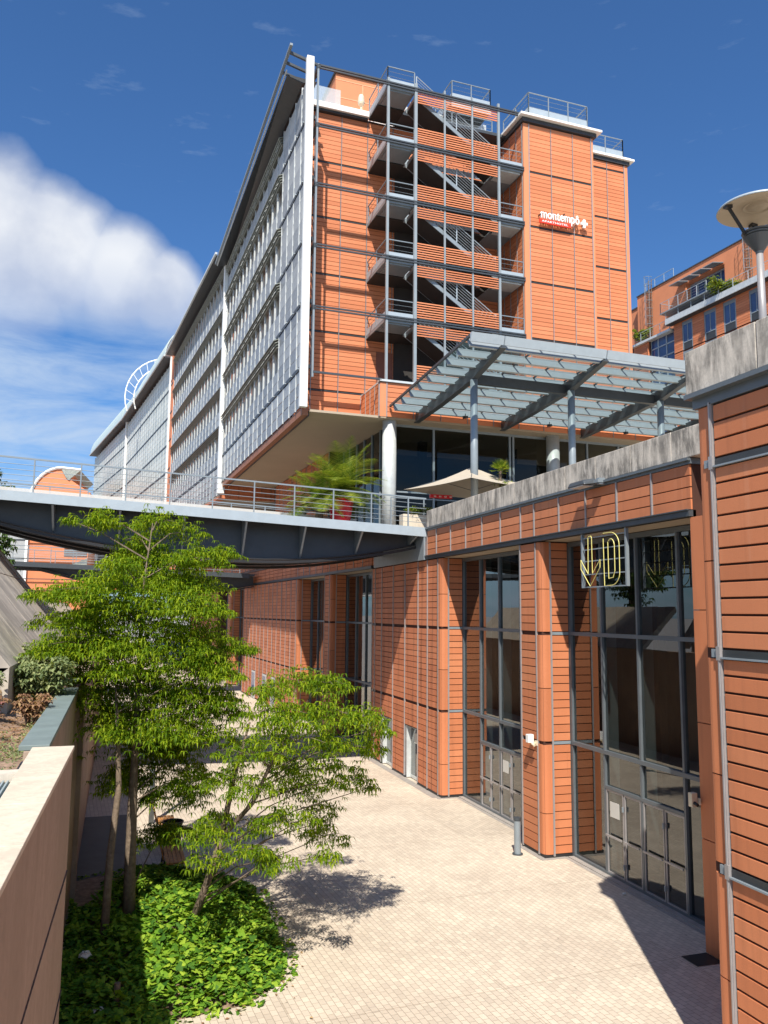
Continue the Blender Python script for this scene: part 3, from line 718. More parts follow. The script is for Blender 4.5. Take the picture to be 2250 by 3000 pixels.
# --- glass screened long side; generic over all four blocks
def screen(root, L, zb, zt, u=-4.05, near=6, back=True, floors=(18.2, 21.38, 24.5, 27.6, 30.7), det=2, mod=1.355, pm=None, sv=.1):
    pm = pm or PANEL
    n = int(round(L/mod)); mod = L/n; nn = int(near/mod+.5)
    fr = MB()
    for i in range(n+1): fr.box(u-.045, u+.05, i*mod-.038, i*mod+.038, zb, zt-.3)
    part('screen_mullion', fr, WHITE2, root)
    for f in floors: 
        t = part('transom', MB().box(u-.06, u+.35, .05, L-.05, f-.16, f+.02), BAND, root)
        if det > 1:
            kn = MB()
            for i in range(n): kn.box(u-.12, u-.05, (i+.5)*mod-.05, (i+.5)*mod+.05, f-.1, f-.05)
            part('clip', kn, STEELL, t)
    def pane(h):
        b = MB(); k = max(1, round(h/.56)); hh = h/k
        for r in range(k): b.hexa(((u, .05, r*hh+.035), (u+.02, .05, r*hh+.035), (u+.02, mod-.05, r*hh+.035), (u, mod-.05, r*hh+.035), (u-.03, .05, (r+1)*hh-.035), (u-.01, .05, (r+1)*hh-.035), (u-.01, mod-.05, (r+1)*hh-.035), (u-.03, mod-.05, (r+1)*hh-.035)))
        return b
    protos = {}
    def put(i, z, h):
        key = round(h, 2)
        if key not in protos:
            o = part('screen_panel', pane(h), pm, root); protos[key] = o
            o.data.transform(Matrix.Translation(OFF[root.name]))
        else:
            o = protos[key].copy(); COL.objects.link(o)
        o.location = Vector((0, i*mod, z))-Vector(OFF[root.name])
    fl = list(floors)+[zt-.3]
    for i in range(n):
        put(i, zb, floors[0]-zb-.17)
        for k, f in enumerate(floors):
            nxt = fl[k+1]
            if i < nn: put(i, f+.03, nxt-f-.2)
            else: put(i, f+.03, 1.14)
    # glazed sun louvres under each transom, white fins and dark windows behind
    for k, f in enumerate(floors):
        if near >= L: break
        nxt = fl[k+1]
        lv = MB()
        for q in range(4):
            z = nxt-.22-.13*q; lv.hexa(((u-.28+.05*q, nn*mod+.1, z-.12), (u-.26+.05*q, nn*mod+.1, z-.14), (u-.26+.05*q, L-.1, z-.14), (u-.28+.05*q, L-.1, z-.12), (u+.05+.05*q, nn*mod+.1, z+.03), (u+.07+.05*q, nn*mod+.1, z+.01), (u+.07+.05*q, L-.1, z+.01), (u+.05+.05*q, L-.1, z+.03)))
        lb = part('louvre_bank', lv, BRISE, root)
        if nn < n and det > 1:
            ap = None
            for i in range(nn, n):
                for q in (.33, .66):
                    if ap is None:
                        tk = MB(); tk.hexa(((u-.3, 0, nxt-.78), (u-.28, 0, nxt-.78), (u-.28, .05, nxt-.78), (u-.3, .05, nxt-.78), (u+.05, 0, nxt-.2), (u+.09, 0, nxt-.2), (u+.09, .05, nxt-.2), (u+.05, .05, nxt-.2)))
                        ap = part('louvre_arm', tk, WHITE2, lb)
                        o = ap
                    else: o = ap.copy(); COL.objects.link(o)
                    o.location = (0, (i+q)*mod, 0)
        if back:
            fin = MB(); fin.box(u+.22, u+.36, -.085, .085, f+1.0, nxt-.22)
            fp = part('fin', fin, WHITE, root)
            for i in range(nn, n):
                o = fp if i == nn else fp.copy()
                if i > nn: COL.objects.link(o)
                o.location = (0, (i+.5)*mod, 0)
            ws = part('window_strip', MB().box(u+.62, u+.68, nn*mod, L-.2, f+.9, nxt-.25), GLD, root)
            for i in range(nn, n):
                if (i*7+k*5) % 3 == 0: part('blind', MB().box(u+.58, u+.615, i*mod+.15, (i+1)*mod-.15, nxt-.25-.3*(1+(i*5+k*3) % 4), nxt-.27), WHITE2 if (i+k) % 2 else TC, ws)
    part('side_wall', MB().box(u+.68, u+.9, sv, L, zb+.02, zt-.1), TCS, root)
GLD = plain('dark_window', (.035, .03, .032), .12, spec=.6)
def side_post(root, u, v, z0, z1, w=.42):
    return part('white_post', MB().box(u-w/2, u+w/2, v-w*.4, v+w*.4, z0, z1), WHITE, root, bevel=.02)
screen(H, 24.2, 16.2, 33.2, sv=2.98)
side_post(H, -4.05, -.1, 16.1, 33.6, .36)
part('lower_trim', MB().box(-4.0, -3.7, .3, 24.2, 15.84, 16.18), plain('brown_fascia', (.30, .12, .06), .6), H)
part('soffit_edge', MB().box(-3.72, -3.62, .4, 24.2, 15.82, 15.97), BAND, H)
part('end_return', MB().box(-3.9, -3.3, 2.975, 3.2, 16.05, 33), DARK, H)
ev = MB(); ev.hexa(((-4.85, 1.4, 33.42), (-4.05, 1.4, 33.2), (-4.05, 24.4, 33.0), (-4.85, 24.4, 32.85), (-4.85, 1.4, 33.5), (-3.3, 1.4, 33.45), (-3.3, 24.4, 33.2), (-4.85, 24.4, 32.95)))
E_ = part('eave', ev, BAND, H)
part('gutter', MB().bar((-5.0, -.1, 34.05), (-5.0, 24.4, 33.0), .14, .12), STEEL, E_)
part('gutter', MB().bar((-4.9, 1.3, 33.62), (-4.9, 24.4, 32.9), .06, .1), WHITE2, E_)
for v in (.25, 1.0, 1.75): part('outrigger', MB().bar((-4.97, v, 33.86-.05*v), (-3.4, v, 33.5-.05*v), .12), STEELD, E_)
part('tie_bar', MB().bar((-3.6, .0, 33.35), (.1, .0, 33.35), .12, .12), STEELD, H)
def frame_xy(p, ang): return p, R(ang)
def block(name, label, p, ang, L, zb, zt, roof=None, det=1, near=0):
    B = thing(name, label, 'building', (p[0], p[1], 9.9), R(ang), off=(0, 0, 9.9))
    part('wall_core', MB().box(.95, 14, 0, L, zb, zt).box(.3, .95, 0, .3, zb, zt), TCS, B)
    far = roof is not None
    screen(B, L, zb, zt, u=0, near=L if far else near, floors=[zb+2.3+3.06*i for i in range(int((zt-zb-3.2)/3.06)+1)], det=0 if far else det, mod=1.7 if far else 1.36, pm=PANEL2 if far else None)
    side_post(B, 0, .1, zb, zt+.1, .5)
    part('soffit', MB().box(0, 12, .3, L, zb-.1, zb-.01), SOFF, B)
    part('lower_trim', MB().box(0, .5, .2, L, zb-.3, zb-.02).box(.1, 13, 0, .28, zb-.35, zb-.02), TCS, B)
    e = MB(); e.hexa(((-.95, 0, zt-.05), (.9, 0, zt-.05), (.9, L, zt-.05), (-.95, L, zt-.05), (-.95, 0, zt+.06), (.9, 0, zt+.25), (.9, L, zt+.25), (-.95, L, zt+.06)))
    E2 = part('eave', e, BAND, B); part('gutter', MB().bar((-1.0, -.3, zt+.08), (-1.0, L, zt+.08), .16, .16), WHITE2, E2)
    if roof:
        rm = MB(); n = 10; ns = int(L/2.4)
        prof = [(-.9+roof*(1-math.cos(math.pi/2*k/n)), zt+.15+roof*.95*math.sin(math.pi/2*k/n)) for k in range(n+1)]
        for j in range(ns):
            y0, y1 = L*j/ns, L*(j+1)/ns-.06
            for (a, za), (c, zc) in zip(prof, prof[1:]):
                rm.hexa(((a, y0, za), (a, y1, za), (a+.08, y1, za-.05), (a+.08, y0, za-.05), (c-.02, y0, zc-.03), (c-.02, y1, zc-.03), (c+.08, y1, zc-.05), (c+.08, y0, zc-.05)))
        part('curved_roof', rm, plain('roof_glass', (.55, .66, .62), .3, .1, .06), B)
    return B
def along(p, ang, L): return (p[0]-math.sin(R(ang))*L, p[1]+math.cos(R(ang))*L)
P1 = (6.83, 60.85)
K2 = block('office_building', 'second glass screened office block behind the hotel, its end marked by a white post', P1, 4.9, 26.4, 15.35, 33.6)
P2 = along(P1, 4.9, 28.3)
part('pier_wall', MB().box(-.1, .9, 26.5, 28.1, 10, 34.6), TC, K2)
for z in (15.4, 18.5, 21.5, 24.6, 27.6, 30.7): part('band', MB().box(-.14, -.1, 26.5, 28.1, z, z+.12), BAND, K2)
K3 = block('office_building', 'third glass screened office block with curved glass roof and white hooped arch on top', P2, 7.3, 33.6, 10, 33.9, 4.2, 1)
P3 = along(P2, 7.3, 33.9)
K4 = block('office_building', 'farthest glass screened office block of the row, its curved roof ending in the sky', P3, 9.7, 31, 10, 34.0, 5.2, 0)
ar = MB(); 
for r in (5.6, 4.5): ar.path([(3.2-r*math.cos(R(a)), 19+.3*math.cos(R(a)), 34.0+r*math.sin(R(a))) for a in range(-20, 181, 10)], .085, 6)
for a in range(-10, 175, 12): ar.bar((3.2-4.5*math.cos(R(a)), 19, 34+4.5*math.sin(R(a))), (3.2-5.6*math.cos(R(a+6)), 19, 34+5.6*math.sin(R(a+6))), .055)
part('roof_hoop', ar, WHITE, K3)

# ------------------------------------------------------------------ glazed canopy in front of the hotel
CN = thing('glass_canopy', 'blue-grey steel and glass canopy on round posts in front of the hotel', 'canopy', (11.75, 36.65, 9.9), R(2), off=(0, 0, 9.9))
def cz(v): return 16.42-.075*v
for u in (1.62, 6.28, 10.95, 15.6):
    bm = MB(); P = [(u, -.1, cz(0)-.55), (u, -.1, cz(0)-.1), (u, -9.0, cz(-9)-.1), (u, -9.0, cz(-9)-.2), (u, -6.4, cz(-6.4)-.58), (u, -3, cz(-3)-.62)]
    bm.prism([Vector(p)-Vector((.06, 0, 0)) for p in P], (.12, 0, 0))
    bm.box(u-.16, u+.16, -9, -.1, 0, 0) if False else None
    B_ = part('beam', bm, STEELD, CN)
    part('flange', MB().bar((u, -.1, cz(0)-.56), (u, -3, cz(-3)-.63), .26, .04).bar((u, -3, cz(-3)-.63), (u, -6.4, cz(-6.4)-.59), .26, .04).bar((u, -6.4, cz(-6.4)-.59), (u, -9, cz(-9)-.21), .26, .04), STEELD, B_)
    part('post', MB().path([(u, -6.4, 9.9), (u, -6.4, cz(-6.4)-.6)], .155, 20), STEEL, CN, smooth=True)
part('cross_beam', MB().bar((1.6, -6.0, cz(-6)-.42), (15.6, -6.0, cz(-6)-.42), .22, .4), STEELD, CN)
for k in range(9):
    v = -.45-1.02*k
    part('purlin', MB().bar((.3, v, cz(v)-.02), (16, v, cz(v)-.02), .07, .44, (0, .55, .85)).bar((.3, v+.12, cz(v)+.13), (16, v+.12, cz(v)+.13), .16, .04), STEELP, CN)
rf = MB()
for k in range(11): rf.bar((.3+1.555*k, -.3, cz(-.3)+.16), (.3+1.555*k, -8.9, cz(-8.9)+.16), .06, .06)
part('rafter', rf, STEELD, CN)
part('edge_rail', MB().bar((.25, -.1, cz(0)+.14), (.25, -8.9, cz(-8.9)+.14), .09, .1), STEELD, CN)
for u0, u1 in ((.22, 1.62), (1.66, 6.26), (6.32, 10.93), (10.99, 16)):
    part('fascia', MB().hexa(((u0, -9.0, cz(-9)-.12), (u1, -9.0, cz(-9)-.12), (u1, -8.95, cz(-9)-.12), (u0, -8.95, cz(-9)-.12), (u0, -9.1, cz(-9)+.22), (u1, -9.1, cz(-9)+.22), (u1, -8.95, cz(-9)+.22), (u0, -8.95, cz(-9)+.22))), STEELL, CN)
gp = MB()
for k in range(8):
    v = -.45-1.02*k
    for j in range(10):
        u0 = .32+1.555*j; gp.quad(((u0, v, cz(v)+.2), (u0+1.5, v, cz(v)+.2), (u0+1.5, v-1.0, cz(v)+.27), (u0, v-1.0, cz(v)+.27)))
part('glass_pane', gp, GLR, CN)
sp = MB()
for u in (3.9, 8.6, 13.2): sp.path([(u, -.8, cz(-.8)-.3), (u, -.8, cz(-.8)-.12)], .02, 6).bar((u-.12, -.85, cz(-.8)-.32), (u+.12, -.75, cz(-.8)-.28), .13, .13)
part('spotlight', sp, BLACK, CN)

# ------------------------------------------------------------------ footbridges
MILK = haze_panel('milky_panel', (.70, .68, .64), .62)
def footbridge(label, Y0, Wd, X0, X1, zr, slope, det=True, low=8.72):
    """deck edge at Y0 (viewer side), width Wd, rising to the left from zr at X1"""
    B = thing('footbridge', label, 'bridge', (X1, Y0, 0))
    B.location = (X1, Y0, zr); OFF[B.name] = (X1, Y0, zr)
    Z = lambda x: zr+(X1-x)*slope
    part('deck', MB().hexa(((X0, Y0+.06, Z(X0)-.2), (X1+.4, Y0+.06, Z(X1)-.2), (X1+.4, Y0+Wd-.06, Z(X1)-.2), (X0, Y0+Wd-.06, Z(X0)-.2), (X0, Y0+.06, Z(X0)-.04), (X1+.4, Y0+.06, Z(X1)-.04), (X1+.4, Y0+Wd-.06, Z(X1)-.04), (X0, Y0+Wd-.06, Z(X0)-.04))), STEELD, B)
    for y in (Y0, Y0+Wd-.08):
        part('edge_beam', MB().hexa(((X0, y, Z(X0)-.32), (X1, y, Z(X1)-.36), (X1, y+.08, Z(X1)-.36), (X0, y+.08, Z(X0)-.32), (X0, y, Z(X0)), (X1, y, Z(X1)), (X1, y+.08, Z(X1)), (X0, y+.08, Z(X0)))), STEELL if det else STEELD, B)  # far bridge beams take darker steel, painting them as shaded
    def zb(x): 
        t = (x-5.0)/9.0 if x < 5 else (x-5.0)/7.3
        return min(low+(1.06*t*t if x < 5 else .98*t*t), Z(x)-.3)
    for y in (Y0+1.15, Y0+Wd-1.3):
        gm = MB(); n = 28; xs = [X0+(X1+.5-X0)*i/n for i in range(n+1)]
        for a, b in zip(xs, xs[1:]):
            gm.hexa(((a, y, zb(a)), (b, y, zb(b)), (b, y+.12, zb(b)), (a, y+.12, zb(a)), (a, y, Z(a)-.2), (b, y, Z(b)-.2), (b, y+.12, Z(b)-.2), (a, y+.12, Z(a)-.2)))
        G = part('girder', gm, STEELD, B)
        fm = MB()
        for a, b in zip(xs, xs[1:]):
            for dy, dz in ((-.26, 0), (.38, 0)): fm.bar((a, y+.06, zb(a)-.03), (b, y+.06, zb(b)-.03), .5, .05) if dy < 0 else None
            fm.bar((a, y-.2, zb(a)-.14), (b, y-.2, zb(b)-.14), .1, .1); fm.bar((a, y+.3, zb(a)-.14), (b, y+.3, zb(b)-.14), .1, .1)
        part('flange', fm, BLACK, G)
    k = 0
    bx = X1-.35
    while bx > X0 and det:
        part('bracket', MB().hexa(((bx-.035, Y0+1.1, zb(bx)), (bx+.035, Y0+1.1, zb(bx)), (bx+.035, Y0+1.14, zb(bx)), (bx-.035, Y0+1.14, zb(bx)), (bx-.035, Y0+.1, Z(bx)-.36), (bx+.035, Y0+.1, Z(bx)-.36), (bx+.035, Y0+1.14, Z(bx)-.2), (bx-.035, Y0+1.14, Z(bx)-.2))), STEEL, B)
        bx -= 2.24
    for y, far in ((Y0+.04, 0), (Y0+Wd-.04, 1)):
        rl = MB(); a, b = Vector((X0, y, Z(X0))), Vector((X1, y, Z(X1)))
        rl.bar(a+Vector((0, 0, 1.16)), b+Vector((0, 0, 1.16)), .045, .055)
        for q in range(1, 6): rl.path([a+Vector((0, 0, 1.13*q/6)), b+Vector((0, 0, 1.13*q/6))], .011, 6)
        rr = part('railing', rl, STEEL, B)
        x = X1-.75; pm = None
        while x > X0:
            if pm is None:
                pm = part('post', MB().box(x-.022, x+.022, y-.03, y+.03, Z(x)-.02, Z(x)+1.14), STEEL, rr); x0_ = x
            else:
                c = pm.copy(); COL.objects.link(c); c.location = (x-x0_, 0, Z(x)-Z(x0_))
            x -= 1.52
        if far and det: part('milky_panel', MB().hexa(((X0, y-.05, Z(X0)+.05), (X1-1, y-.05, Z(X1)+.05), (X1-1, y-.04, Z(X1)+.05), (X0, y-.04, Z(X0)+.05), (X0, y-.05, Z(X0)+1.0), (X1-1, y-.05, Z(X1)+1.0), (X1-1, y-.04, Z(X1)+1.0), (X0, y-.04, Z(X0)+1.0))), MILK, rr)
    return B
FB = footbridge('grey steel footbridge with wire railing spanning the plaza, nearest of the two', 30.2, 6.7, -15, 11.46, 10.05, .0443)
part('abutment_plate', MB().box(11.36, 11.44, 30.22, 36.9, 8.78, 9.72), STEEL, FB)
footbridge('distant dark footbridge low behind the tall honey tree', 64, 4.5, -16, 9.6, 9.62, .03, det=False, low=8.3)

# ------------------------------------------------------------------ left side: walls, planter, sloping slabs
nb = MB(); nb.hexa(((-.92, 3.0, 0), (-.70, 3.0, 0), (-.46, 11.3, 0), (-.90, 11.3, 0), (-.92, 3.0, 4.94), (-.70, 3.0, 4.94), (-.46, 11.3, 4.94), (-.90, 11.3, 4.94)))
NW = thing('parapet_wall', 'near concrete wall with sunlit cream coping in the lower left corner', 'wall', (-.7, 8, 0), off=(-.7, 8, 0))
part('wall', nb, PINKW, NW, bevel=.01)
for z in (3.5, 2.1): part('joint', MB().hexa(((-.69, 3.1, z), (-.688, 3.1, z), (-.4445, 11.29, z), (-.47, 11.29, z), (-.69, 3.1, z+.006), (-.688, 3.1, z+.006), (-.4445, 11.29, z+.006), (-.47, 11.29, z+.006))), BARK, NW)
cpp = MB(); ys = [3.0, 5.2, 6.7, 8.1, 9.6, 11.31]
for a, b in zip(ys, ys[1:]):
    xr = lambda y: -.70+(y-3)*.24/8.3+.015
    cpp.hexa(((-.94, a+.004, 4.945), (xr(a), a+.004, 4.945), (xr(b), b-.004, 4.945), (-.94, b-.004, 4.945), (-.94, a+.004, 5.0), (xr(a), a+.004, 5.0), (xr(b), b-.004, 5.0), (-.94, b-.004, 5.0)))
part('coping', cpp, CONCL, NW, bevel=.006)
PW = thing('planter_wall', 'long tall retaining wall below the planted bank, with dark slate coping', 'wall', (-.8, 20, 0), off=(-.8, 20, 0))
part('wall', MB().box(-1.04, -.77, 11.32, 21.5, 0, 4.95).box(-1.04, -.72, 21.52, 60, 0, 4.95).box(-1.04, -.66, 21.3, 21.9, 0, 5.1), PINKW, PW, bevel=.01)
part('coping', MB().box(-1.10, -.74, 11.33, 15.2, 4.955, 5.02).box(-1.10, -.74, 15.22, 19.4, 4.955, 5.02), SLATE, PW, bevel=.006)
gr = MB(); gr.box(-3.2, -.95, 3, 10.2, 4.70, 4.78)
for k in range(48): gr.box(-3.2+.047*k, -3.18+.047*k, 3, 10.2, 4.785, 4.82)
GR = single('metal_grating', gr, GRID, 'ribbed blue-grey metal grating beside the near cream coping', 'grating')
single('kerb_strip', MB().box(-4, -.95, 10.22, 10.5, 4.5, 4.88), CONCG, kind='structure')
mb = MB()
NX, NY = 20, 50
for i in range(NX+1):
    for j in range(NY+1):
        x = -7.2+6.12*i/NX; y = 10.5+24*j/NY
        mb.v.append((x, y, 4.72+.10*math.sin(x*3.1+y*1.3)*math.sin(y*2.1)+random.uniform(-.03, .03)+min(.5, max(0, -1.8-x)*.3)))
for i in range(NX):
    for j in range(NY):
        a = i*(NY+1)+j; mb.f.append((a, a+NY+1, a+NY+2, a+1)); mb.mi.append(0)
single('planted_bank', mb, SOIL, kind='structure', smooth=True)
# sloping concrete slabs: plane rising to the left, ending at y = 34
SW = thing('sloping_wall', 'big sloping concrete slabs rising at the left edge above the planted bank', 'wall', (-3, 25, 5), off=(-3, 25, 5))
def zs(x): return 6.62-1.256*(x+2.64)
for i, (y0, y1) in enumerate(((16.8, 20.95), (21, 25.2), (25.25, 29.45), (29.5, 34))):
    for a, b in ((-1.85, -3.6), (-3.62, -5.4), (-5.42, -8.5)):
        n = Vector((1.256, 0, 1)).normalized()*.3
        part('slab', MB().prism([(a, y0, zs(a)), (b, y0, zs(b)), (b-n.x, y0, zs(b)-n.z), (a-n.x, y0, zs(a)-n.z)], (0, y1-y0, 0)), CONCG, SW, bevel=.015)
part('foot', MB().box(-2.1, -1.87, 16.8, 34, 4.5, 5.62), CONCG, SW)
part('edge_beam', MB().prism([(-1.8, 34.02, zs(-1.8)+.12), (-9, 34.02, zs(-9)+.12), (-9, 34.02, zs(-9)-.5), (-1.8, 34.02, zs(-1.8)-.5)], (0, .5, 0)), CONCG, SW, bevel=.02)
single('sloping_wall', MB().hexa(((-1.0, 37, 4.5), (-3.4, 37, 6.9), (-3.4, 58, 6.9), (-1.0, 58, 4.5), (-.9, 37, 4.75), (-3.3, 37, 7.15), (-3.3, 58, 7.15), (-.9, 58, 4.75))), CONCL, 'sunlit cream stepped slope seen past the sloping slabs, behind the tall tree', 'wall')

# ------------------------------------------------------------------ vegetation
def frond_mesh(mb, c, n, L, w, droop, rnd, flat=.25):
    """tuft of n narrow drooping leaflets round point c; each leaflet is its own island"""
    cx, cy, cz_ = c; a0 = rnd.uniform(0, 6.28)
    for k in range(n):
        a = a0+6.283*k/n+rnd.uniform(-.3, .3); l = L*rnd.uniform(.7, 1.2); dx, dy = math.cos(a), math.sin(a); px, py = -dy*w, dx*w
        i = len(mb.v); d = droop*rnd.uniform(.5, 1.3)
        m1 = (cx+dx*l*.5, cy+dy*l*.5, cz_+l*flat*.3-d*l*.15); e1 = (cx+dx*l*.9, cy+dy*l*.9, cz_-d*l*.75)
        tw = rnd.uniform(-.5, .5)*w
        mb.v += [(cx, cy, cz_), (m1[0]+px, m1[1]+py, m1[2]+tw), (m1[0]-px, m1[1]-py, m1[2]-tw), e1]
        mb.f += [(i, i+2, i+1), (i+1, i+2, i+3)]; mb.mi += [0, 0]
def tree(name, label, pads, trunks, dens, seed, leaf, L=.16, w=.022, group=None, branches=True, drop=0.0):
    rnd = random.Random(seed); base = trunks[0][0][0]
    T = thing(name, label, 'tree', base, off=base, group=group)
    tm = MB()
    for pts, r in trunks: 
        tm.path(pts, r, 9)
    tp = part('trunk', tm, BARK, T, smooth=True)
    bm = MB(); cm = MB()
    alln = [Vector(p) for pts, r in trunks for p in pts]
    dense = []
    for pts, r in trunks:
        for (a, b) in zip(pts, pts[1:]):
            for q in range(6): dense.append(Vector(a).lerp(Vector(b), q/6))
    for x, y, z, rx, rz in pads:
        c = Vector((x, y, z))
        # bough from the trunk a little below the pad
        cand = [p for p in dense if p.z < z+.05] or dense
        s = min(cand, key=lambda p: (p.xy-c.xy).length+abs((z-.45*(p.xy-c.xy).length)-p.z)*1.2)
        mid = s.lerp(c, .55)+Vector((rnd.uniform(-.1, .1), rnd.uniform(-.1, .1), .10))
        if branches: bm.path([s, mid, c-Vector((0, 0, rz*.4))], [.02, .013, .007], 5, cap=False)
        n = int(dens*rx*(rx*.9+.25)*rnd.uniform(.75, 1.15))
        lobes = [(rnd.uniform(0, 6.283), rnd.uniform(.25, .5)) for _ in range(3)]
        for _ in range(n):
            r = math.sqrt(rnd.random())*rx*(1.0+.18*rnd.random()); a = rnd.uniform(0, 6.283)
            if drop and any(math.cos(a-la) > 1-lw*.55 and r > rx*.45 for la, lw in lobes) and rnd.random() < .75+drop*.5: continue
            if drop and r > rx*.75 and rnd.random() < .4: r *= rnd.uniform(1.0, 1.38)
            px, py = x+r*math.cos(a), y+r*math.sin(a)
            pz = z+rz*(rnd.gauss(0, .75) if drop else rnd.uniform(-.9, .9))*math.sqrt(max(0, 1-(r/rx)**2*.8))-.16*(r/rx)**2*rx
            frond_mesh(cm, (px, py, pz), rnd.randint(4, 6), L, w, 1.0, rnd)
        for _ in range(3):
            a = rnd.uniform(0, 6.283); e = c+Vector((math.cos(a)*rx*.9, math.sin(a)*rx*.9, -.05))
            bm.path([c-Vector((0, 0, rz*.3)), c.lerp(e, .5)+Vector((0, 0, .03)), e], [.009, .006, .003], 4, cap=False)
    if bm.v: part('branch', bm, BARK, tp)
    part('crown', cm, leaf, T)
    return T
PA= [(-0.51, 19.99, 8.83, 0.49, 0.21), (-1.18, 20.37, 8.82, 0.17, 0.1), (0.86, 20.54, 8.87, 0.6, 0.29), (1.51, 21.02, 8.75, 0.47, 0.22), (0.39, 20.37, 8.39, 0.5, 0.26), (0.8, 20.95, 8.11, 0.92, 0.31), (-0.05, 18.09, 7.75, 0.43, 0.19), (1.63, 19.49, 7.98, 0.66, 0.23), (2.39, 21.02, 8.22, 0.43, 0.14), (0.42, 20.08, 7.55, 1.3, 0.33), (1.6, 20.88, 7.49, 1.04, 0.31), (-0.58, 18.36, 7.16, 0.76, 0.24), (-1.33, 19.5, 7.13, 0.6, 0.16), (0.76, 18.79, 6.99, 1.33, 0.33), (-0.25, 19.74, 6.68, 1.28, 0.32), (-1.13, 19.84, 6.52, 0.7, 0.23), (1.6, 18.04, 6.85, 0.64, 0.27), (0.45, 18.69, 6.19, 1.43, 0.35), (-0.63, 18.89, 6.04, 1.0, 0.28), (1.99, 20.93, 6.24, 0.86, 0.27), (2.56, 20.45, 5.9, 0.54, 0.14), (0.95, 18.51, 5.7, 1.2, 0.35), (-0.35, 20.55, 5.39, 1.09, 0.34), (1.97, 18.44, 5.7, 0.54, 0.22), (0.53, 19.98, 5.0, 1.29, 0.38), (1.5, 18.41, 5.01, 0.97, 0.3), (2.13, 18.01, 5.43, 0.44, 0.19), (0.1, 20.79, 4.4, 0.86, 0.32), (1.01, 18.67, 4.41, 1.21, 0.33), (2.03, 18.69, 4.58, 0.66, 0.24), (0.62, 21.14, 3.58, 0.99, 0.35), (1.95, 20.79, 3.69, 0.98, 0.32), (0.06, 18.93, 4.26, 0.67, 0.2), (1.07, 21.08, 3.03, 1.11, 0.32), (1.49, 19.73, 2.63, 0.7, 0.21), (0.63, 20.17, 2.89, 0.71, 0.24), (1.72, 18.66, 3.12, 0.46, 0.18), (-1.47, 21.01, 5.91, 0.49, 0.17), (3.09, 20.21, 5.81, 0.24, 0.1), (1.24, 21.09, 1.5, 0.68, 0.12)]
PB= [(3.9, 18.54, 5.21, 0.76, 0.22), (4.1, 16.52, 5.32, 0.58, 0.17), (2.96, 16.73, 5.14, 0.49, 0.18), (3.03, 16.06, 4.84, 0.76, 0.24), (3.93, 16.0, 4.83, 0.85, 0.24), (4.52, 15.72, 4.75, 0.51, 0.18), (5.05, 16.52, 4.35, 0.39, 0.16), (2.93, 17.55, 4.3, 0.72, 0.26), (3.29, 15.51, 4.39, 0.82, 0.26), (4.81, 17.8, 3.91, 0.73, 0.26), (4.99, 16.65, 3.96, 0.39, 0.13), (2.41, 16.55, 4.01, 0.58, 0.19), (3.48, 18.28, 3.49, 0.97, 0.28), (4.24, 17.13, 3.56, 0.81, 0.22), (4.7, 16.57, 3.36, 0.47, 0.15), (5.15, 17.14, 3.04, 0.28, 0.09), (2.43, 17.9, 3.23, 0.53, 0.19), (2.69, 15.69, 3.46, 0.55, 0.18), (4.17, 18.82, 2.76, 0.66, 0.22), (3.16, 15.58, 2.96, 0.5, 0.16), (4.19, 18.05, 2.18, 0.53, 0.17), (4.57, 18.37, 1.83, 0.52, 0.17), (3.88, 15.56, 2.23, 0.26, 0.11), (2.3, 18.18, 2.4, 0.48, 0.13), (1.68, 16.75, 2.51, 0.59, 0.12), (2.97, 17.47, 2.34, 0.41, 0.13), (2.52, 15.53, 2.44, 0.33, 0.11), (2.89, 15.66, 2.21, 0.44, 0.11), (1.8, 16.12, 2.17, 0.38, 0.15), (4.65, 18.75, 2.34, 0.39, 0.11)]
tree('locust_tree', 'tall feathery green tree on pale trunks in the ivy, reaching up to the footbridge', PA,
     [([(.52, 19.3, 0), (.5, 19.3, .93), (.49, 19.3, 2.38), (.49, 19.3, 3.36), (.5, 19.4, 5.35), (.54, 19.5, 7.42), (.67, 19.6, 8.71)], [.145, .125, .105, .08, .05, .025, .008]),
      ([(.02, 17.9, 0), (.07, 18.1, 1.77), (.18, 18.3, 3.08), (.12, 18.5, 3.98), (.02, 18.8, 5.11)], [.09, .075, .06, .045, .02])], 720, 11, LEAF, L=.14, w=.0155, drop=.08)
tree('locust_tree', 'smaller feathery green tree with a leaning forked trunk, its crown hanging over the sunlit paving', PB,
     [([(1.69, 18.4, 0), (2.05, 18.2, 1.12), (2.28, 18.1, 1.97)], [.09, .075, .065]), ([(2.28, 18.1, 1.97), (2.52, 18.2, 3.16), (2.86, 18.4, 4.29)], [.07, .05, .02]), ([(2.28, 18.1, 1.97), (2.87, 17.8, 2.7), (3.21, 17.4, 3.65), (3.74, 17.2, 4.6)], [.06, .045, .035, .015])], 430, 12, LEAF, L=.14, w=.0155, drop=.2)
def blob_pads(c, R_, H_, n, rnd, rx=.9):
    out = []
    for _ in range(n):
        u = Vector((rnd.gauss(0, 1), rnd.gauss(0, 1), rnd.gauss(0, 1))).normalized()*rnd.uniform(.55, 1)
        out.append((c[0]+u.x*R_, c[1]+u.y*R_, c[2]+u.z*H_, rx*rnd.uniform(.6, 1.2), rx*.5))
    return out
rnd = random.Random(3)
tree('dark_tree', 'dark leafy tree at the left picture edge beyond the footbridge', blob_pads((-9.6, 50, 12.8), 3.0, 4.2, 60, rnd, 1.2), [([(-9.6, 50, 3), (-9.6, 50, 12)], [.3, .15])], 26, 4, LEAFD, L=.34, w=.075)
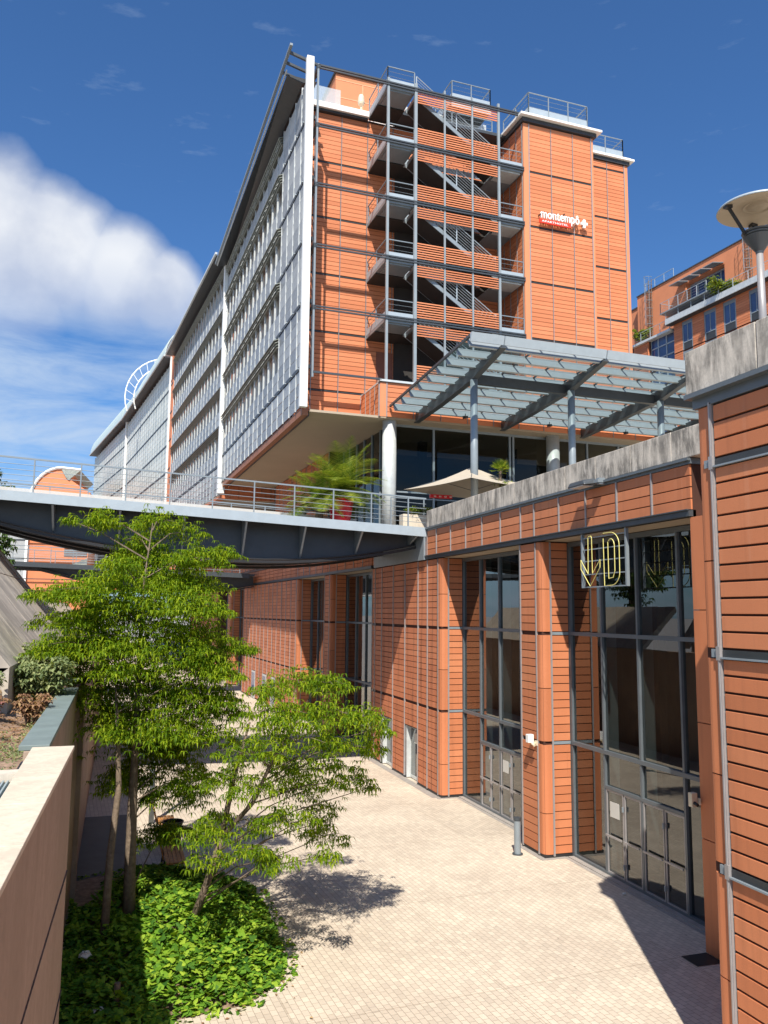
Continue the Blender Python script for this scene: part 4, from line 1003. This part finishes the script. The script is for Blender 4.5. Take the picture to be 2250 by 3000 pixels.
tree('dark_tree', 'smaller shaded tree lower behind the sloping slabs under the footbridge', blob_pads((-7.6, 47, 9.2), 1.9, 1.9, 30, rnd, .9), [([(-7.6, 47, 3), (-7.6, 47, 9)], [.2, .1])], 36, 5, LEAFD, L=.3, w=.07)
# ivy bed: lobed leaves on a low mound
def ivy():
    rnd = random.Random(21); mb = MB()
    poly = [(-.72, 9), (-.72, 22.6), (.55, 23.2), (1.7, 22.4), (2.7, 21.7), (3.45, 20.5), (3.5, 18.6), (3.42, 16.7), (3.2, 15.7), (2.4, 14.95), (1.2, 14.75), (.9, 13.2), (.3, 12), (.2, 9)]
    def inside(x, y):
        c = False
        for (x0, y0), (x1, y1) in zip(poly, poly[1:]+poly[:1]):
            if (y0 > y) != (y1 > y) and x < (x1-x0)*(y-y0)/(y1-y0)+x0: c = not c
        return c
    def edge(x, y):
        b = 9
        for (x0, y0), (x1, y1) in zip(poly, poly[1:]+poly[:1]):
            d = Vector((x1-x0, y1-y0)); t = max(0, min(1, Vector((x-x0, y-y0)).dot(d)/d.length_squared)); b = min(b, (Vector((x0, y0))+d*t-Vector((x, y))).length)
        return b
    shp = [(0, -.45), (.42, -.5), (.62, -.05), (.34, .1), (.36, .42), (0, .85), (-.36, .42), (-.34, .1), (-.62, -.05), (-.42, -.5)]
    for _ in range(23000):
        x, y = rnd.uniform(-.74, 3.75), rnd.uniform(12, 23.3)
        ins = inside(x, y); e = edge(x, y)
        if not ins and (e > .25 or rnd.random() > .15): continue
        if ins and -.72 < x < .5 and y > 20.9+.6*math.sin(x*5): continue
        h = (min(.42, .07+e*.5)+.10*math.sin(x*2.3+1)*math.sin(y*1.9)+.06*math.sin(x*7+y*5)) if ins else .04
        z = max(.02, h*rnd.uniform(.45, 1.05)); s = rnd.triangular(.045, .135, .085)*(.8 if not ins else 1)
        a = rnd.uniform(0, 6.283); tx, ty = rnd.gauss(0, .42), rnd.gauss(-.12, .42)
        ca, sa = math.cos(a), math.sin(a); i = len(mb.v); mb.v.append((x, y, z+s*.10))
        for px, py in shp:
            qx, qy = (px*ca-py*sa)*s, (px*sa+py*ca)*s
            mb.v.append((x+qx, y+qy, z+qx*tx+qy*ty-.12*s*abs(px)))
        for k in range(10): mb.f.append((i, i+1+k, i+1+(k+1) % 10)); mb.mi.append(0)
    single('ivy', mb, IVY, kind='stuff')
    dl = MB()
    for _ in range(900):
        x, y = rnd.uniform(.4, 4.2), rnd.uniform(13.5, 23.5)
        e = edge(x, y)
        if inside(x, y) or e > rnd.expovariate(4): continue
        a = rnd.uniform(0, 6.28); q = rnd.uniform(.02, .045); ca, sa = math.cos(a)*q, math.sin(a)*q; z = rnd.uniform(.015, .035)
        dl.quad(((x-ca, y-sa, z), (x+sa*.6, y-ca*.6, z+.012), (x+ca, y+sa, z), (x-sa*.6, y+ca*.6, z+.01)))
    single('leaf_litter', dl, DRY, kind='stuff')
    sheet('soil_bed', poly, .012, SOIL)
ivy()
# grass tufts, dry weeds and shrubs on the bank
def shrub(name, label, c, r, h, n, m, cat='shrub', L=.16, w=.03, stems=8, seed=1, stemm=BARK, droop=.3):
    rnd = random.Random(seed); T = thing(name, label, cat, c, off=c)
    sm = MB(); lm = MB(); tips = []
    for _ in range(stems):
        a = rnd.uniform(0, 6.283); q = rnd.random()**.5*r; e = Vector((c[0]+q*math.cos(a), c[1]+q*math.sin(a), c[2]+h*rnd.uniform(.6, 1)))
        s0 = Vector(c)+Vector((q*.3*math.cos(a), q*.3*math.sin(a), 0)); mid = s0.lerp(e, .6)+Vector((0, 0, .1*h)); sm.path([s0, mid, e], [.014, .01, .005], 4); tips.append((s0, mid, e))
    for _ in range(n):
        s0, mid, e = rnd.choice(tips); t = rnd.uniform(.25, 1.05); p = s0.lerp(mid, t*2) if t < .5 else mid.lerp(e, t*2-1)
        p = p+Vector((rnd.gauss(0, r*.16), rnd.gauss(0, r*.16), rnd.gauss(0, h*.06))); frond_mesh(lm, p, rnd.randint(3, 5), L, w, droop, rnd, .8)
    part('stem', sm, stemm, T); part('foliage', lm, m, T); return T
shrub('shrub', 'bushy grey-green shrub hanging at the far end of the slate coping', (-1.5, 17.9, 4.75), .62, 1.0, 620, LEAFG, seed=2, stems=16)
shrub('shrub', 'second grey-green shrub on the bank just behind the first, by the slabs', (-1.45, 20.6, 4.8), .7, 1.1, 480, LEAFG, seed=3, stems=12)
shrub('dry_weed', 'yellowed wilting weed against the slate coping', (-1.35, 15.6, 4.75), .3, .5, 170, DRY, 'weed', .11, .022, 10, 5)
shrub('dry_weed', 'small reddish dead shrub standing on the brown bank', (-1.75, 13.3, 4.75), .2, .62, 110, plain('dead_red', (.22, .09, .075), .9, var=.3), 'weed', .07, .012, 9, 6)
shrub('dry_weed', 'low pinkish dead brush at the left edge of the bank', (-2.05, 15.3, 4.85), .4, .45, 190, DRY, 'weed', .1, .018, 12, 8)
shrub('shrub', 'small fresh green bush at the left edge where slabs meet the bank', (-2.2, 16.3, 4.9), .4, .75, 200, LEAFG, 'shrub', .12, .03, 9, 9)
rnd = random.Random(77); gm = MB(); dm = MB()
for _ in range(4200):
    x, y = rnd.uniform(-4.4, -1.12), rnd.uniform(10.7, 22)
    z = 4.74+min(.5, max(0, -1.8-x)*.3)
    green = math.sin(x*2.2+y*.9)+rnd.gauss(0, .5) > .5 or x > -1.35+rnd.gauss(0, .1)
    frond_mesh(gm if green else dm, (x, y, z+rnd.uniform(0, .05)), 3, .09, .012, -.6 if green else .1, rnd)
single('bank_grass', gm, LEAFG, kind='stuff'); single('dry_litter', dm, DRY, kind='stuff')

# ------------------------------------------------------------------ palms, planters and terrace furniture
def palm(name, label, base, trunk_h, nf, fl, seed, up=.9, m=PALM, fan=False):
    rnd = random.Random(seed); T = thing(name, label, 'palm', base, off=base)
    c = Vector(base)+Vector((0, 0, trunk_h))
    part('trunk', MB().path([base, Vector(base).lerp(c, .5), c], [fl*.10, fl*.085, fl*.09], 10), BARK, T)
    lm = MB()
    for k in range(nf):
        a = 2.4*k+rnd.uniform(-.2, .2); el = up*(1-k/nf)*1.5+rnd.uniform(-.12, .12)+.02; L = fl*rnd.uniform(.8, 1.1)
        p = c.copy(); d = Vector((math.cos(a)*math.cos(el), math.sin(a)*math.cos(el), math.sin(el))); prev = p; n = 9 if not fan else 3
        spine = [p]
        for i in range(n):
            d = (d+Vector((0, 0, -.13 if not fan else -.05))).normalized(); p = p+d*L/n; spine.append(p)
        if fan:
            side = d.cross(Vector((0, 0, 1))).normalized(); tip = spine[1]
            for q in range(-5, 6):
                dd = (d+side*q*.22).normalized(); i = len(lm.v); e = tip+dd*L*.55-Vector((0, 0, abs(q)*.008)); w = side*.018
                lm.v += [tuple(tip-w), tuple(tip+w), tuple(tip.lerp(e, .6)+w), tuple(e), tuple(tip.lerp(e, .6)-w)]; lm.f.append((i, i+1, i+2, i+3, i+4)); lm.mi.append(0)
            lm.path(spine[:2], [.012, .006], 4); continue
        lm.path(spine, [.016*(1-i/(n+2)) for i in range(n+1)], 4)
        for i in range(1, n*5):
            t = i/(n*5); s = spine[int(t*n)].lerp(spine[min(n, int(t*n)+1)], t*n-int(t*n)); dd = (spine[min(n, int(t*n)+1)]-spine[int(t*n)]).normalized()
            sd_ = dd.cross(Vector((0, 0, 1))).normalized(); ll = L*.34*math.sin(math.pi*(.12+.85*t))
            for sg_ in (-1, 1):
                e = s+(sd_*sg_+dd*.7+Vector((0, 0, .25))).normalized()*ll-Vector((0, 0, ll*.25)); i0 = len(lm.v); w = dd*.017
                lm.v += [tuple(s-w), tuple(s+w), tuple(e)]; lm.f.append((i0, i0+1, i0+2)); lm.mi.append(0)
    part('crown', lm, m, T); return T
def pot(label, c, w, h):
    p = MB()
    p.lathe(c, [(w*.30, 0), (w*.36, h*.05), (w*.40, h*.45), (w*.5, h*.86), (w*.52, h), (w*.46, h), (w*.44, h*.88), (.001, h*.87)], 24)
    o = single('planter_pot', p, RED, label, 'planter', 'red planters by the hotel', smooth=True, base=c)
    for q in o.data.polygons: q.use_smooth = abs(q.normal.z) < .9
    return o
pot('red round planter holding the big palm, right beside the round column', (9.55, 36.3, 10.12), 1.15, 1.75)
pot('low red planter left of the big palm, behind the railing', (8.65, 36.3, 10.15), 1.1, .62)
palm('palm', 'big feathery palm in a red planter under the hotel overhang', (9.55, 36.3, 11.66), .6, 46, 2.6, 4)
palm('palm', 'lower palm spreading left of the big palm, before the overhang', (8.55, 36.3, 10.7), 1.0, 34, 2.0, 6)
palm('palm', 'small fan palm on a shaggy stem above the concrete parapet beside the parasol', (14.7, 30.2, 10.9), 1.62, 26, .62, 8, fan=True, up=1.0)
shrub('shrub', 'clipped yellow-green bush at the foot of the small fan palm', (14.9, 30.0, 10.6), .75, 1.45, 260, PALM, seed=14, stems=14, L=.2, w=.02)
bx = MB(); bx.box(11.25, 12.6, 32.4, 32.9, 9.95, 10.84)
single('planter_box', bx, CONCL, 'pale concrete planter box at the bridge end of the parapet', 'planter', bevel=.01)
shrub('shrub', 'low grassy plants filling the pale planter box', (11.9, 32.65, 10.75), .6, .42, 200, PALM, seed=15, stems=16, L=.13, w=.016)
single('planter_box', MB().box(13.9, 16, 29.6, 30.5, 9.9, 10.75), CONCG, 'grey planter under the fan palm, mostly behind the parapet', 'planter', bevel=.01)
PS = thing('parasol', 'big square cream parasol open on the hotel terrace', 'parasol', (13.9, 31.2, 9.9), R(20), off=(0, 0, 0))
cv = MB(); a = 2.05; zt_, ze = 2.92, 1.98
cs = [(a, -a), (a, a), (-a, a), (-a, -a)]
for (x0, y0), (x1, y1) in zip(cs, cs[1:]+cs[:1]):
    n = 6
    for i in range(n):
        for j in range(5):
            def P(s, t):
                ex, ey = x0+(x1-x0)*s, y0+(y1-y0)*s; sag = .12*math.sin(math.pi*t)+.06*math.sin(math.pi*s)*t
                return (ex*t, ey*t, zt_+(ze-zt_)*t-sag)
            cv.quad((P(i/n, j/5), P((i+1)/n, j/5), P((i+1)/n, (j+1)/5), P(i/n, (j+1)/5)))
part('canopy', cv, CANVAS, PS, smooth=True)
part('pole', MB().path([(0, 0, 0), (0, 0, zt_+.12)], .035, 10), STEELD, PS)
rb_ = MB()
for x, y in cs: rb_.bar((0, 0, 2.75), (x*.98, y*.98, ze-.02), .025); rb_.bar((0, 0, 1.9), (x*.5, y*.5, 2.35), .02)
part('rib', rb_, STEELD, PS)
part('base', MB().box(-.4, .4, -.4, .4, 0, .08), STEELD, PS)
TR = thing('terrace_railing', 'blue-grey guard rail with wires in front of the hotel windows', 'railing', (12, 35, 9.9), off=(0, 0, 0))
railing(TR, [(-.1, 1.0, 0), (6.5, 1.2, 0)], 2.15, 5, 1.5, STEEL)
hb = MB(); hb.box(12.6, 14.0, 34.7, 34.75, 11.95, 12.12)
for k in range(5): hb.box(12.7+.25*k, 12.82+.25*k, 34.68, 34.70, 11.99, 12.07)
# heater with four glowing pinkish lamps seen under the parasol
HT = thing('patio_heater', 'row of small pinkish red lamps hanging under the parasol edge', 'heater', (13.2, 32.5, 11.7), off=(13.2, 32.5, 11.7))
part('housing', MB().box(12.5, 13.5, 32.45, 32.6, 11.6, 11.75), RED, HT)
for k in range(4): part('lamp', MB().path([(12.65+.24*k, 32.43, 11.67), (12.75+.24*k, 32.43, 11.67)], .035, 8), plain('lamp_face', (.85, .55, .52), .3), HT)

# ------------------------------------------------------------------ neon frame sign with arrow and letter
NS = thing('neon_sign', 'steel frame sign with yellow tube arrow and letter D above the near glass bay', 'sign', (11.52, 17.9, 8.78), off=(11.52, 17.9, 8.78))
fm = MB(); X = 11.52
for y in (18.82, 16.86): fm.box(X-.03, X+.05, y-.03, y+.03, 7.38, 8.78)
fm.box(X-.02, X+.02, 16.89, 18.79, 7.38, 7.41)
for z in (7.72, 8.06, 8.36, 8.66): fm.box(X-.012, X+.012, 16.89, 18.79, z-.014, z+.014)
part('frame', fm, STEEL, NS)
def tubes(pls, nm):
    t = MB()
    for pts, cl in pls: t.path([(X-.075, y, z) for y, z in pts], .0105, 8, closed=cl)
    return part(nm, t, NEON, NS)
tubes([([(18.45, 7.73), (18.43, 8.64), (18.40, 8.69), (18.29, 8.69), (18.26, 8.64), (18.25, 7.73)], False), ([(18.45, 7.73), (18.79, 8.10), (18.79, 7.86), (18.36, 7.41), (17.90, 7.87), (17.89, 8.07), (18.25, 7.73)], False)], 'arrow_tube')
def arc(c, ry, rz, a0, a1, n=10): return [(c[0]-ry*math.cos(R(a0+(a1-a0)*i/n)), c[1]+rz*math.sin(R(a0+(a1-a0)*i/n))) for i in range(n+1)]
tubes([([(17.73, 8.58), (17.71, 7.41), (17.42, 7.41)]+arc((17.42, 7.72), .37, .31, -90, 0, 8)+arc((17.42, 8.38), .37, .33, 0, 90, 8)+[(17.73, 8.71)], False),
       ([(17.52, 7.58), (17.53, 8.48)]+arc((17.40, 8.36), .15, .19, 110, 0, 6)[0:]+[(17.25, 7.76), (17.33, 7.60), (17.52, 7.58)], False)], 'letter_tube')
# ------------------------------------------------------------------ wall fittings
FLD = thing('floodlight', 'grey bulkhead floodlight on an arm over the parapet flashing above the yellow sign', 'lamp', (11.35, 18.1, 10.0), off=(11.35, 18.1, 10.0))
fb = MB(); fb.hexa(((10.95, 17.75, 9.93), (11.32, 17.75, 9.97), (11.32, 18.6, 9.97), (10.95, 18.6, 9.93), (10.98, 17.85, 10.06), (11.32, 17.8, 10.12), (11.32, 18.55, 10.12), (10.98, 18.5, 10.06)))
part('housing', fb, STEELD, FLD, bevel=.03); part('lens', MB().box(10.98, 11.28, 17.85, 18.5, 9.915, 9.93), WHITE2, FLD)
part('arm', MB().box(11.3, 11.5, 17.62, 17.75, 9.94, 10.1).box(11.25, 11.42, 17.6, 17.9, 9.98, 10.06), STEEL, FLD)
def seccam(label, c, s=1):
    T = thing('security_camera', label, 'camera', c, off=c); x, y, z = c
    part('bracket', MB().bar((x, y, z), (x-.16, y, z-.03), .05).box(x-.03, x, y-.09, y+.05, z-.08, z+.05), BEIGE, T)
    part('housing', MB().box(x-.26, x-.08, y-.02, y+.14, z-.01, z+.22) if s else MB().box(x-.2, x-.06, y-.06, y+.06, z-.12, z+.16), WHITE if s else BEIGE, T, bevel=.012)
    part('lens', MB().path([(x-.14, y-.03, z-.03), (x-.14, y-.16, z-.06)], .035, 10), BLACK if not s else BEIGE, T)
    return T
seccam('white security camera on the pillar between the two near glass bays', (11.48, 21.42, 3.08))
seccam('beige camera box on the edge of the near corner block', (11.46, 14.52, 2.95), 0)
BO = thing('bollard', 'short dark grey bollard lamp at the foot of the terracotta pillar', 'bollard', (10.98, 21.66, 0))
part('post', MB().path([(0, 0, 0), (0, 0, .92)], .095, 18), STEEL, BO, smooth=False)
part('head', MB().path([(0, 0, .93), (0, 0, 1.0)], .112, 18), STEELD, BO); part('base', MB().path([(0, 0, 0.0), (0, 0, .03)], .15, 18), STEELD, BO)
# ------------------------------------------------------------------ street lamp behind the near parapet
LS = thing('street_lamp', 'street lamp with a wide pale disc reflector on struts, behind the near concrete parapet', 'lamp', (8.42, 8.92, 10.06), off=(8.42, 8.92, 10.06))
lx, ly = 8.42, 8.92
part('pole', MB().path([(lx, ly, 10.06), (lx, ly, 11.9)], [.058, .046], 20), MULL, LS, smooth=True)
part('cone', MB().lathe((lx, ly, 11.82), [(.001, -.03), (.05, -.03), (.055, .0), (.195, .20), (.205, .215), (.185, .22), (.21, .235), (.215, .25), (.195, .256), (.222, .27), (.23, .285), (.16, .295), (.001, .28)], 30), STEELD, LS)
dz = 12.46
part('disc', MB().lathe((lx, ly, dz), [(.001, .12), (.34, .09), (.53, .02), (.55, -.01), (.54, -.018)], 48), STEELL, LS, smooth=True)
part('reflector', MB().lathe((lx, ly, dz), [(.54, -.019), (.34, .02), (.205, .035), (.195, .02), (.18, .035), (.135, .035), (.125, .02), (.001, .04)], 48), LAMPU, LS, smooth=True)
for a in (175, 55, 295):
    part('strut', MB().bar((lx+.21*math.cos(R(a)), ly+.21*math.sin(R(a)), 12.05), (lx+.48*math.cos(R(a)), ly+.48*math.sin(R(a)), dz-.02), .034, .034).box(lx+.48*math.cos(R(a))-.05, lx+.48*math.cos(R(a))+.05, ly+.48*math.sin(R(a))-.04, ly+.48*math.sin(R(a))+.04, dz-.05, dz+.0), BLACK, LS)
# ------------------------------------------------------------------ benches, bin and pole by the tree
def bench(label, y0, y1, x=1.62):
    T = thing('park_bench', label, 'bench', (x, (y0+y1)/2, 0), off=(x, (y0+y1)/2, 0), group='wooden benches by the trees')
    st_ = MB()
    for k in range(5): st_.box(x-.2+.1*k, x-.115+.1*k, y0, y1, .42, .46)
    part('seat', st_, WOOD, T)
    bk = MB()
    for k in range(3): bk.hexa(((x-.28-.03*k, y0, .55+.12*k), (x-.25-.03*k, y0, .55+.12*k), (x-.25-.03*k, y1, .55+.12*k), (x-.28-.03*k, y1, .55+.12*k), (x-.30-.03*k, y0, .65+.12*k), (x-.27-.03*k, y0, .65+.12*k), (x-.27-.03*k, y1, .65+.12*k), (x-.30-.03*k, y1, .65+.12*k)))
    part('backrest', bk, WOOD, T)
    for y in (y0+.2, y1-.2): part('leg', MB().bar((x-.18, y, .41), (x-.24, y, 0), .05).bar((x+.2, y, .41), (x+.24, y, 0), .05).bar((x-.25, y, .4), (x+.25, y, .4), .05).bar((x-.22, y, .4), (x-.36, y, .92), .04), BLACK, T)
bench('slatted wooden bench nearest the ivy bed, beside the leaning trunk', 21.9, 23.5)
bench('slatted wooden bench farther along, beyond the black litter bin', 25.2, 26.9)
LB = thing('litter_bin', 'black round litter bin between the two wooden benches', 'bin', (1.72, 24.35, 0))
part('body', MB().lathe((0, 0, 0), [(.001, .05), (.22, .05), (.27, .85), (.25, .85), (.22, .2)], 20), BLACK, LB); part('rim', MB().path([(.28*math.cos(a*.3927), .28*math.sin(a*.3927), .87) for a in range(16)], .025, 6, closed=True), BLACK, LB)
PL = thing('lamp_post', 'slim blue-grey lamp post by the far bench, its top lost in the leaves', 'lamp', (1.3, 27.9, 0))
part('pole', MB().path([(0, 0, 0), (0, 0, 4.2)], [.085, .07], 14), STEEL, PL, smooth=True); part('head', MB().lathe((0, 0, 4.2), [(.07, 0), (.2, .1), (.2, .3), (.001, .36)], 16), STEELD, PL)
single('wooden_stake', MB().path([(.26, 14.95, 0), (.27, 14.95, .62)], .05, 9), BARK, 'short broken wooden stake sticking out of the shaded ivy', 'stake')
def crumple(label, c, s, seed):
    rnd = random.Random(seed); m_ = MB(); m_.lathe(c, [(.001, -.3*s), (.6*s, -.2*s), (s, .1*s), (.6*s, .5*s), (.001, .6*s)], 9)
    m_.v = [(x+rnd.uniform(-.2, .2)*s, y+rnd.uniform(-.2, .2)*s, z+rnd.uniform(-.2, .2)*s) for x, y, z in m_.v]
    single('paper_litter', m_, PAPER, label, 'litter', base=c)
crumple('crumpled white paper lying on the shaded ivy left of the trunk', (-.28, 16.55, .5), .12, 1)
crumple('white scrap beside the wooden stake at the bottom edge', (-.02, 14.75, .3), .1, 2)
crumple('tiny white scrap on the kerb by the glass doors', (11.9, 17.9, .03), .05, 3)

# ------------------------------------------------------------------ background buildings
BG = thing('background_building', 'orange rendered building far right behind the tower with roof terrace and blue windows', 'building', (53.18, 69.0, 9.9), R(3), off=(0, 0, 9.9))
zl = 36.68
js = [-26, -23.2, -21.7, -18, -16.4, -12.2, -10.6, -8.95, -7.4, -6.4, -4.85, -3.2, -1.75, -.5]
holes = [(-23.2, -21.7, 0, zl-.35), (-18, -16.4, 0, zl-.35), (-12.2, -10.6, 0, zl-.35), (-8.95, -7.4, 0, zl-.35), (-6.4, -4.85, 0, zl-.35), (-3.2, -1.75, 0, zl-.35)]
pl = MB(); planks(pl, (0, 0, 0), (0, 1, 0), (-1, 0, 0), segs_of(js), 18, zl-.2, (zl-3.4, zl-6.5, zl-9.6), holes=holes)
part('wall', pl, TC, BG); part('wall_core', MB().box(.05, 14, -26, -.5, 9.9, zl-.1).box(.6, 14, -.5, 3.8, 9.9, zl-.6), DARK, BG)
wp = MB(); planks(wp, (0, 3.75, 0), (1, 0, 0), (0, -1, 0), [(.05, 3)], 25, zl-.6); planks(wp, (0.2, 0, 0), (0, 1, 0), (-1, 0, 0), [(3.7, 6.2)], 18, zl-.6, (zl-3.4,))
part('wall', wp, TC, BG)
part('wall_core', MB().box(.25, 14, 3.6, 12, 9.9, zl-.62), DARK, BG)
for a, b, _, t in holes:
    for k in range(3):
        z1 = t-3.15*k; f = MB(); f.box(-.02, .12, a, a+.12, z1-3.0, z1); f.box(-.02, .12, b-.12, b, z1-3.0, z1); f.box(-.02, .1, a+.12, b-.12, z1-.45, z1-.05); f.box(-.01, .02, (a+b)/2-.04, (a+b)/2+.04, z1-2.3, z1-.45); f.box(-.01, .014, a+.12, b-.12, z1-2.3, z1-2.2)
        w = part('window', f, STEEL, BG); part('pane', MB().box(.02, .045, a+.1, b-.1, z1-2.25, z1-.4), GLB, w); part('apron', MB().box(.015, .045, a+.1, b-.1, z1-3.0, z1-2.25), BAND, w)
# corner glazing between the two wall planes
cgf = MB()
for s in (-.45, 1.2, 2.5, 3.65): cgf.box(.42, .5, s-.06, s+.06, 22, zl-.5)
for z in (zl-1.7, zl-2.9, zl-4.6, zl-6.2): cgf.box(.42, .5, -.45, 3.65, z-.06, z+.06)
w = part('window', cgf, STEELL, BG); part('pane', MB().box(.5, .55, -.45, 3.65, 22, zl-.5), GLB, w)
part('ledge', MB().box(-.7, 1.4, -26, -.1, zl-.2, zl+.05).box(-.78, -.7, -26, -.1, zl-.28, zl+.3).box(-.2, 1, -.1, 6.2, zl-.75, zl-.5), WHITE2, BG)
part('ledge_underside', MB().box(-.7, 0, -26, -.1, zl-.33, zl-.21), BAND, BG)
railing(BG, [(-.72, -26, zl+.1), (-.72, -.2, zl+.1)], 1.05, 4, 1.9, STEELL, name='railing')
railing(BG, [(-.15, -.1, zl-.5), (-.15, 6.1, zl-.5)], 1.0, 4, 1.6, STEELL)
part('roof_house', MB().box(1.4, 12, -26, -6.3, zl+.05, zl+5.6).box(1.4, 12, -6.3, -.85, zl+4.2, zl+5.6).box(1.4, 12, -.85, 6.9, zl-.6, zl+5.6).box(3.5, 12, -.85+-5.5, -.8, zl+.05, zl+4.2), STUCCO, BG)
part('roof_house', MB().box(2.2, 12, 6.95, 9.5, zl-.6, zl+4.8), STUCCO, BG)
part('roof_edge', MB().box(1.3, 12, -26, 6.95, zl+5.6, zl+5.7).box(2.1, 12, 6.95, 9.6, zl+4.8, zl+4.95), STEELD, BG)
bf = MB()
for k in range(6): bf.box(2.0, 2.1, -6.25+1.08*k-.05, -6.25+1.08*k+.05, zl+.05, zl+4.1)
bf.box(2, 2.1, -6.3, -.9, zl+4.0, zl+4.15); bf.box(2, 2.1, -6.3, -.9, zl+2.4, zl+2.5)
w = part('window', bf, STEELL, BG); part('pane', MB().box(2.1, 2.15, -6.3, -.85, zl+.05, zl+4.2), GLB, w)
for k in range(4): part('sunshade', MB().hexa(((.1, -6.2+1.65*k, zl+4.15), (1.4, -6.2+1.65*k, zl+4.35), (1.4, -4.75+1.65*k, zl+4.35), (.1, -4.75+1.65*k, zl+4.15), (.1, -6.2+1.65*k, zl+4.22), (1.4, -6.2+1.65*k, zl+4.42), (1.4, -4.75+1.65*k, zl+4.42), (.1, -4.75+1.65*k, zl+4.22))), STEEL, BG)
part('balcony', MB().box(-.9, 1.4, -6.2, .5, zl+1.0, zl+1.12), STEEL, BG); railing(BG, [(1.4, .45, zl+1.1), (-.85, .45, zl+1.1), (-.85, -6.2, zl+1.1)], 1.1, 4, 1.3, STEELL)
def ladder(s, z0, z1):
    l = MB()
    for d in (-.25, .25): l.bar((1.15, s+d, z0), (1.15, s+d, z1+1.2), .06)
    k = z0
    while k < z1+.8: l.bar((1.15, s-.25, k), (1.15, s+.25, k), .03); k += .3
    o = part('cage_ladder', l, BARK, BG)
    h = MB(); k = z0+2
    while k < z1+1.4: h.path([(1.15-.75*math.sin(R(a)), s-.38*math.cos(R(a)), k) for a in range(0, 181, 30)], .025, 5); k += .9
    for a in (30, 90, 150): h.path([(1.15-.75*math.sin(R(a)), s-.38*math.cos(R(a)), z0+2), (1.15-.75*math.sin(R(a)), s-.38*math.cos(R(a)), z1+1.4)], .02, 5)
    part('hoop', h, STEEL, o)
ladder(-9.7, zl+.2, zl+5.5); ladder(4.4, zl-.5, zl+5.5)
railing(BG, [(1.5, 5.5, zl+5.7), (1.5, 1, zl+5.7)], 1.0, 2, 1.6, STEELL)
def at_bg(x, y, z): return (53.18+x*math.cos(R(3))-y*math.sin(R(3)), 69+x*math.sin(R(3))+y*math.cos(R(3)), z)
shrub('shrub', 'green bush on the roof terrace of the far right building, by its blue window', at_bg(0, -7.4, zl+.2), 1.6, 1.5, 420, PALM, seed=31, stems=16, L=.4, w=.06)
shrub('shrub', 'green bush on the lower corner ledge of the far right building, next to the tower', at_bg(.3, 5.2, zl-.5), 1.0, 1.5, 300, PALM, seed=32, stems=14, L=.4, w=.06)
# far left: more blocks of the same quarter
AB = thing('background_building', 'far orange gabled building with a curved white roof rim, seen over the footbridge', 'building', (-8, 130, 0), R(-6), off=(-8, 130, 0))
gp_ = [(-13.2, 22)]+[(-9.0+4.2*-math.cos(R(a))*1.0, 22.4+5.3*math.sin(R(a))) for a in range(10, 91, 10)]+[(-6.6, 27.6), (-7.6, 26.0), (-4.8, 24.2), (-4.6, 22)]
part('gable', MB().prism([(x, 130, z) for x, z in [(-13.2, 0)]+gp_+[(-4.6, 0)]], (0, 14, 0)), STUCCO, AB)
rim = MB(); pr = [(-13.3+.0, 129.9, 21.5)]+[(-9.0-4.3*math.cos(R(a)), 129.9, 22.4+5.4*math.sin(R(a))) for a in range(10, 91, 10)]+[(-6.3, 129.9, 27.6)]
rim.path(pr, .22, 6); part('roof_rim', rim, WHITE, AB)
part('eave', MB().prism([(-9, 129.8, 27.55), (-6.3, 129.8, 27.5), (-7.9, 129.8, 26.0), (-8.3, 129.8, 26.3)], (0, 14, 0)), BRISE, AB)
LBD = thing('background_building', 'far orange block with grey glass end bay, seen below the footbridge at the left', 'building', (-10, 110, 0), off=(-10, 110, 0))
part('wall', MB().box(-11, -3.95, 110, 122, 9, 16.6), TC, LBD)
part('screen', MB().box(-16, -11.3, 109.7, 120, 9, 17.2), PANEL, LBD); part('white_post', MB().box(-11.3, -11.0, 109.6, 110, 9, 17.4), WHITE, LBD)
ll = MB()
for k in range(9): ll.box(-6.8, -4.1, 109.85, 109.98, 13.45+.3*k, 13.6+.3*k)
part('louvre', ll, STEEL, LBD); part('ramp_soffit', MB().prism([(-7, 109.9, 11.8), (-4, 109.9, 13.2), (-4, 109.9, 11.3), (-7, 109.9, 11.3)], (0, .1, 0)), BRISE, LBD)
bl = MB()
for z in (10.4, 12.9, 15.2): bl.box(-16, -3.95, 109.6, 109.7, z, z+.1)
part('band', bl, BAND, LBD)
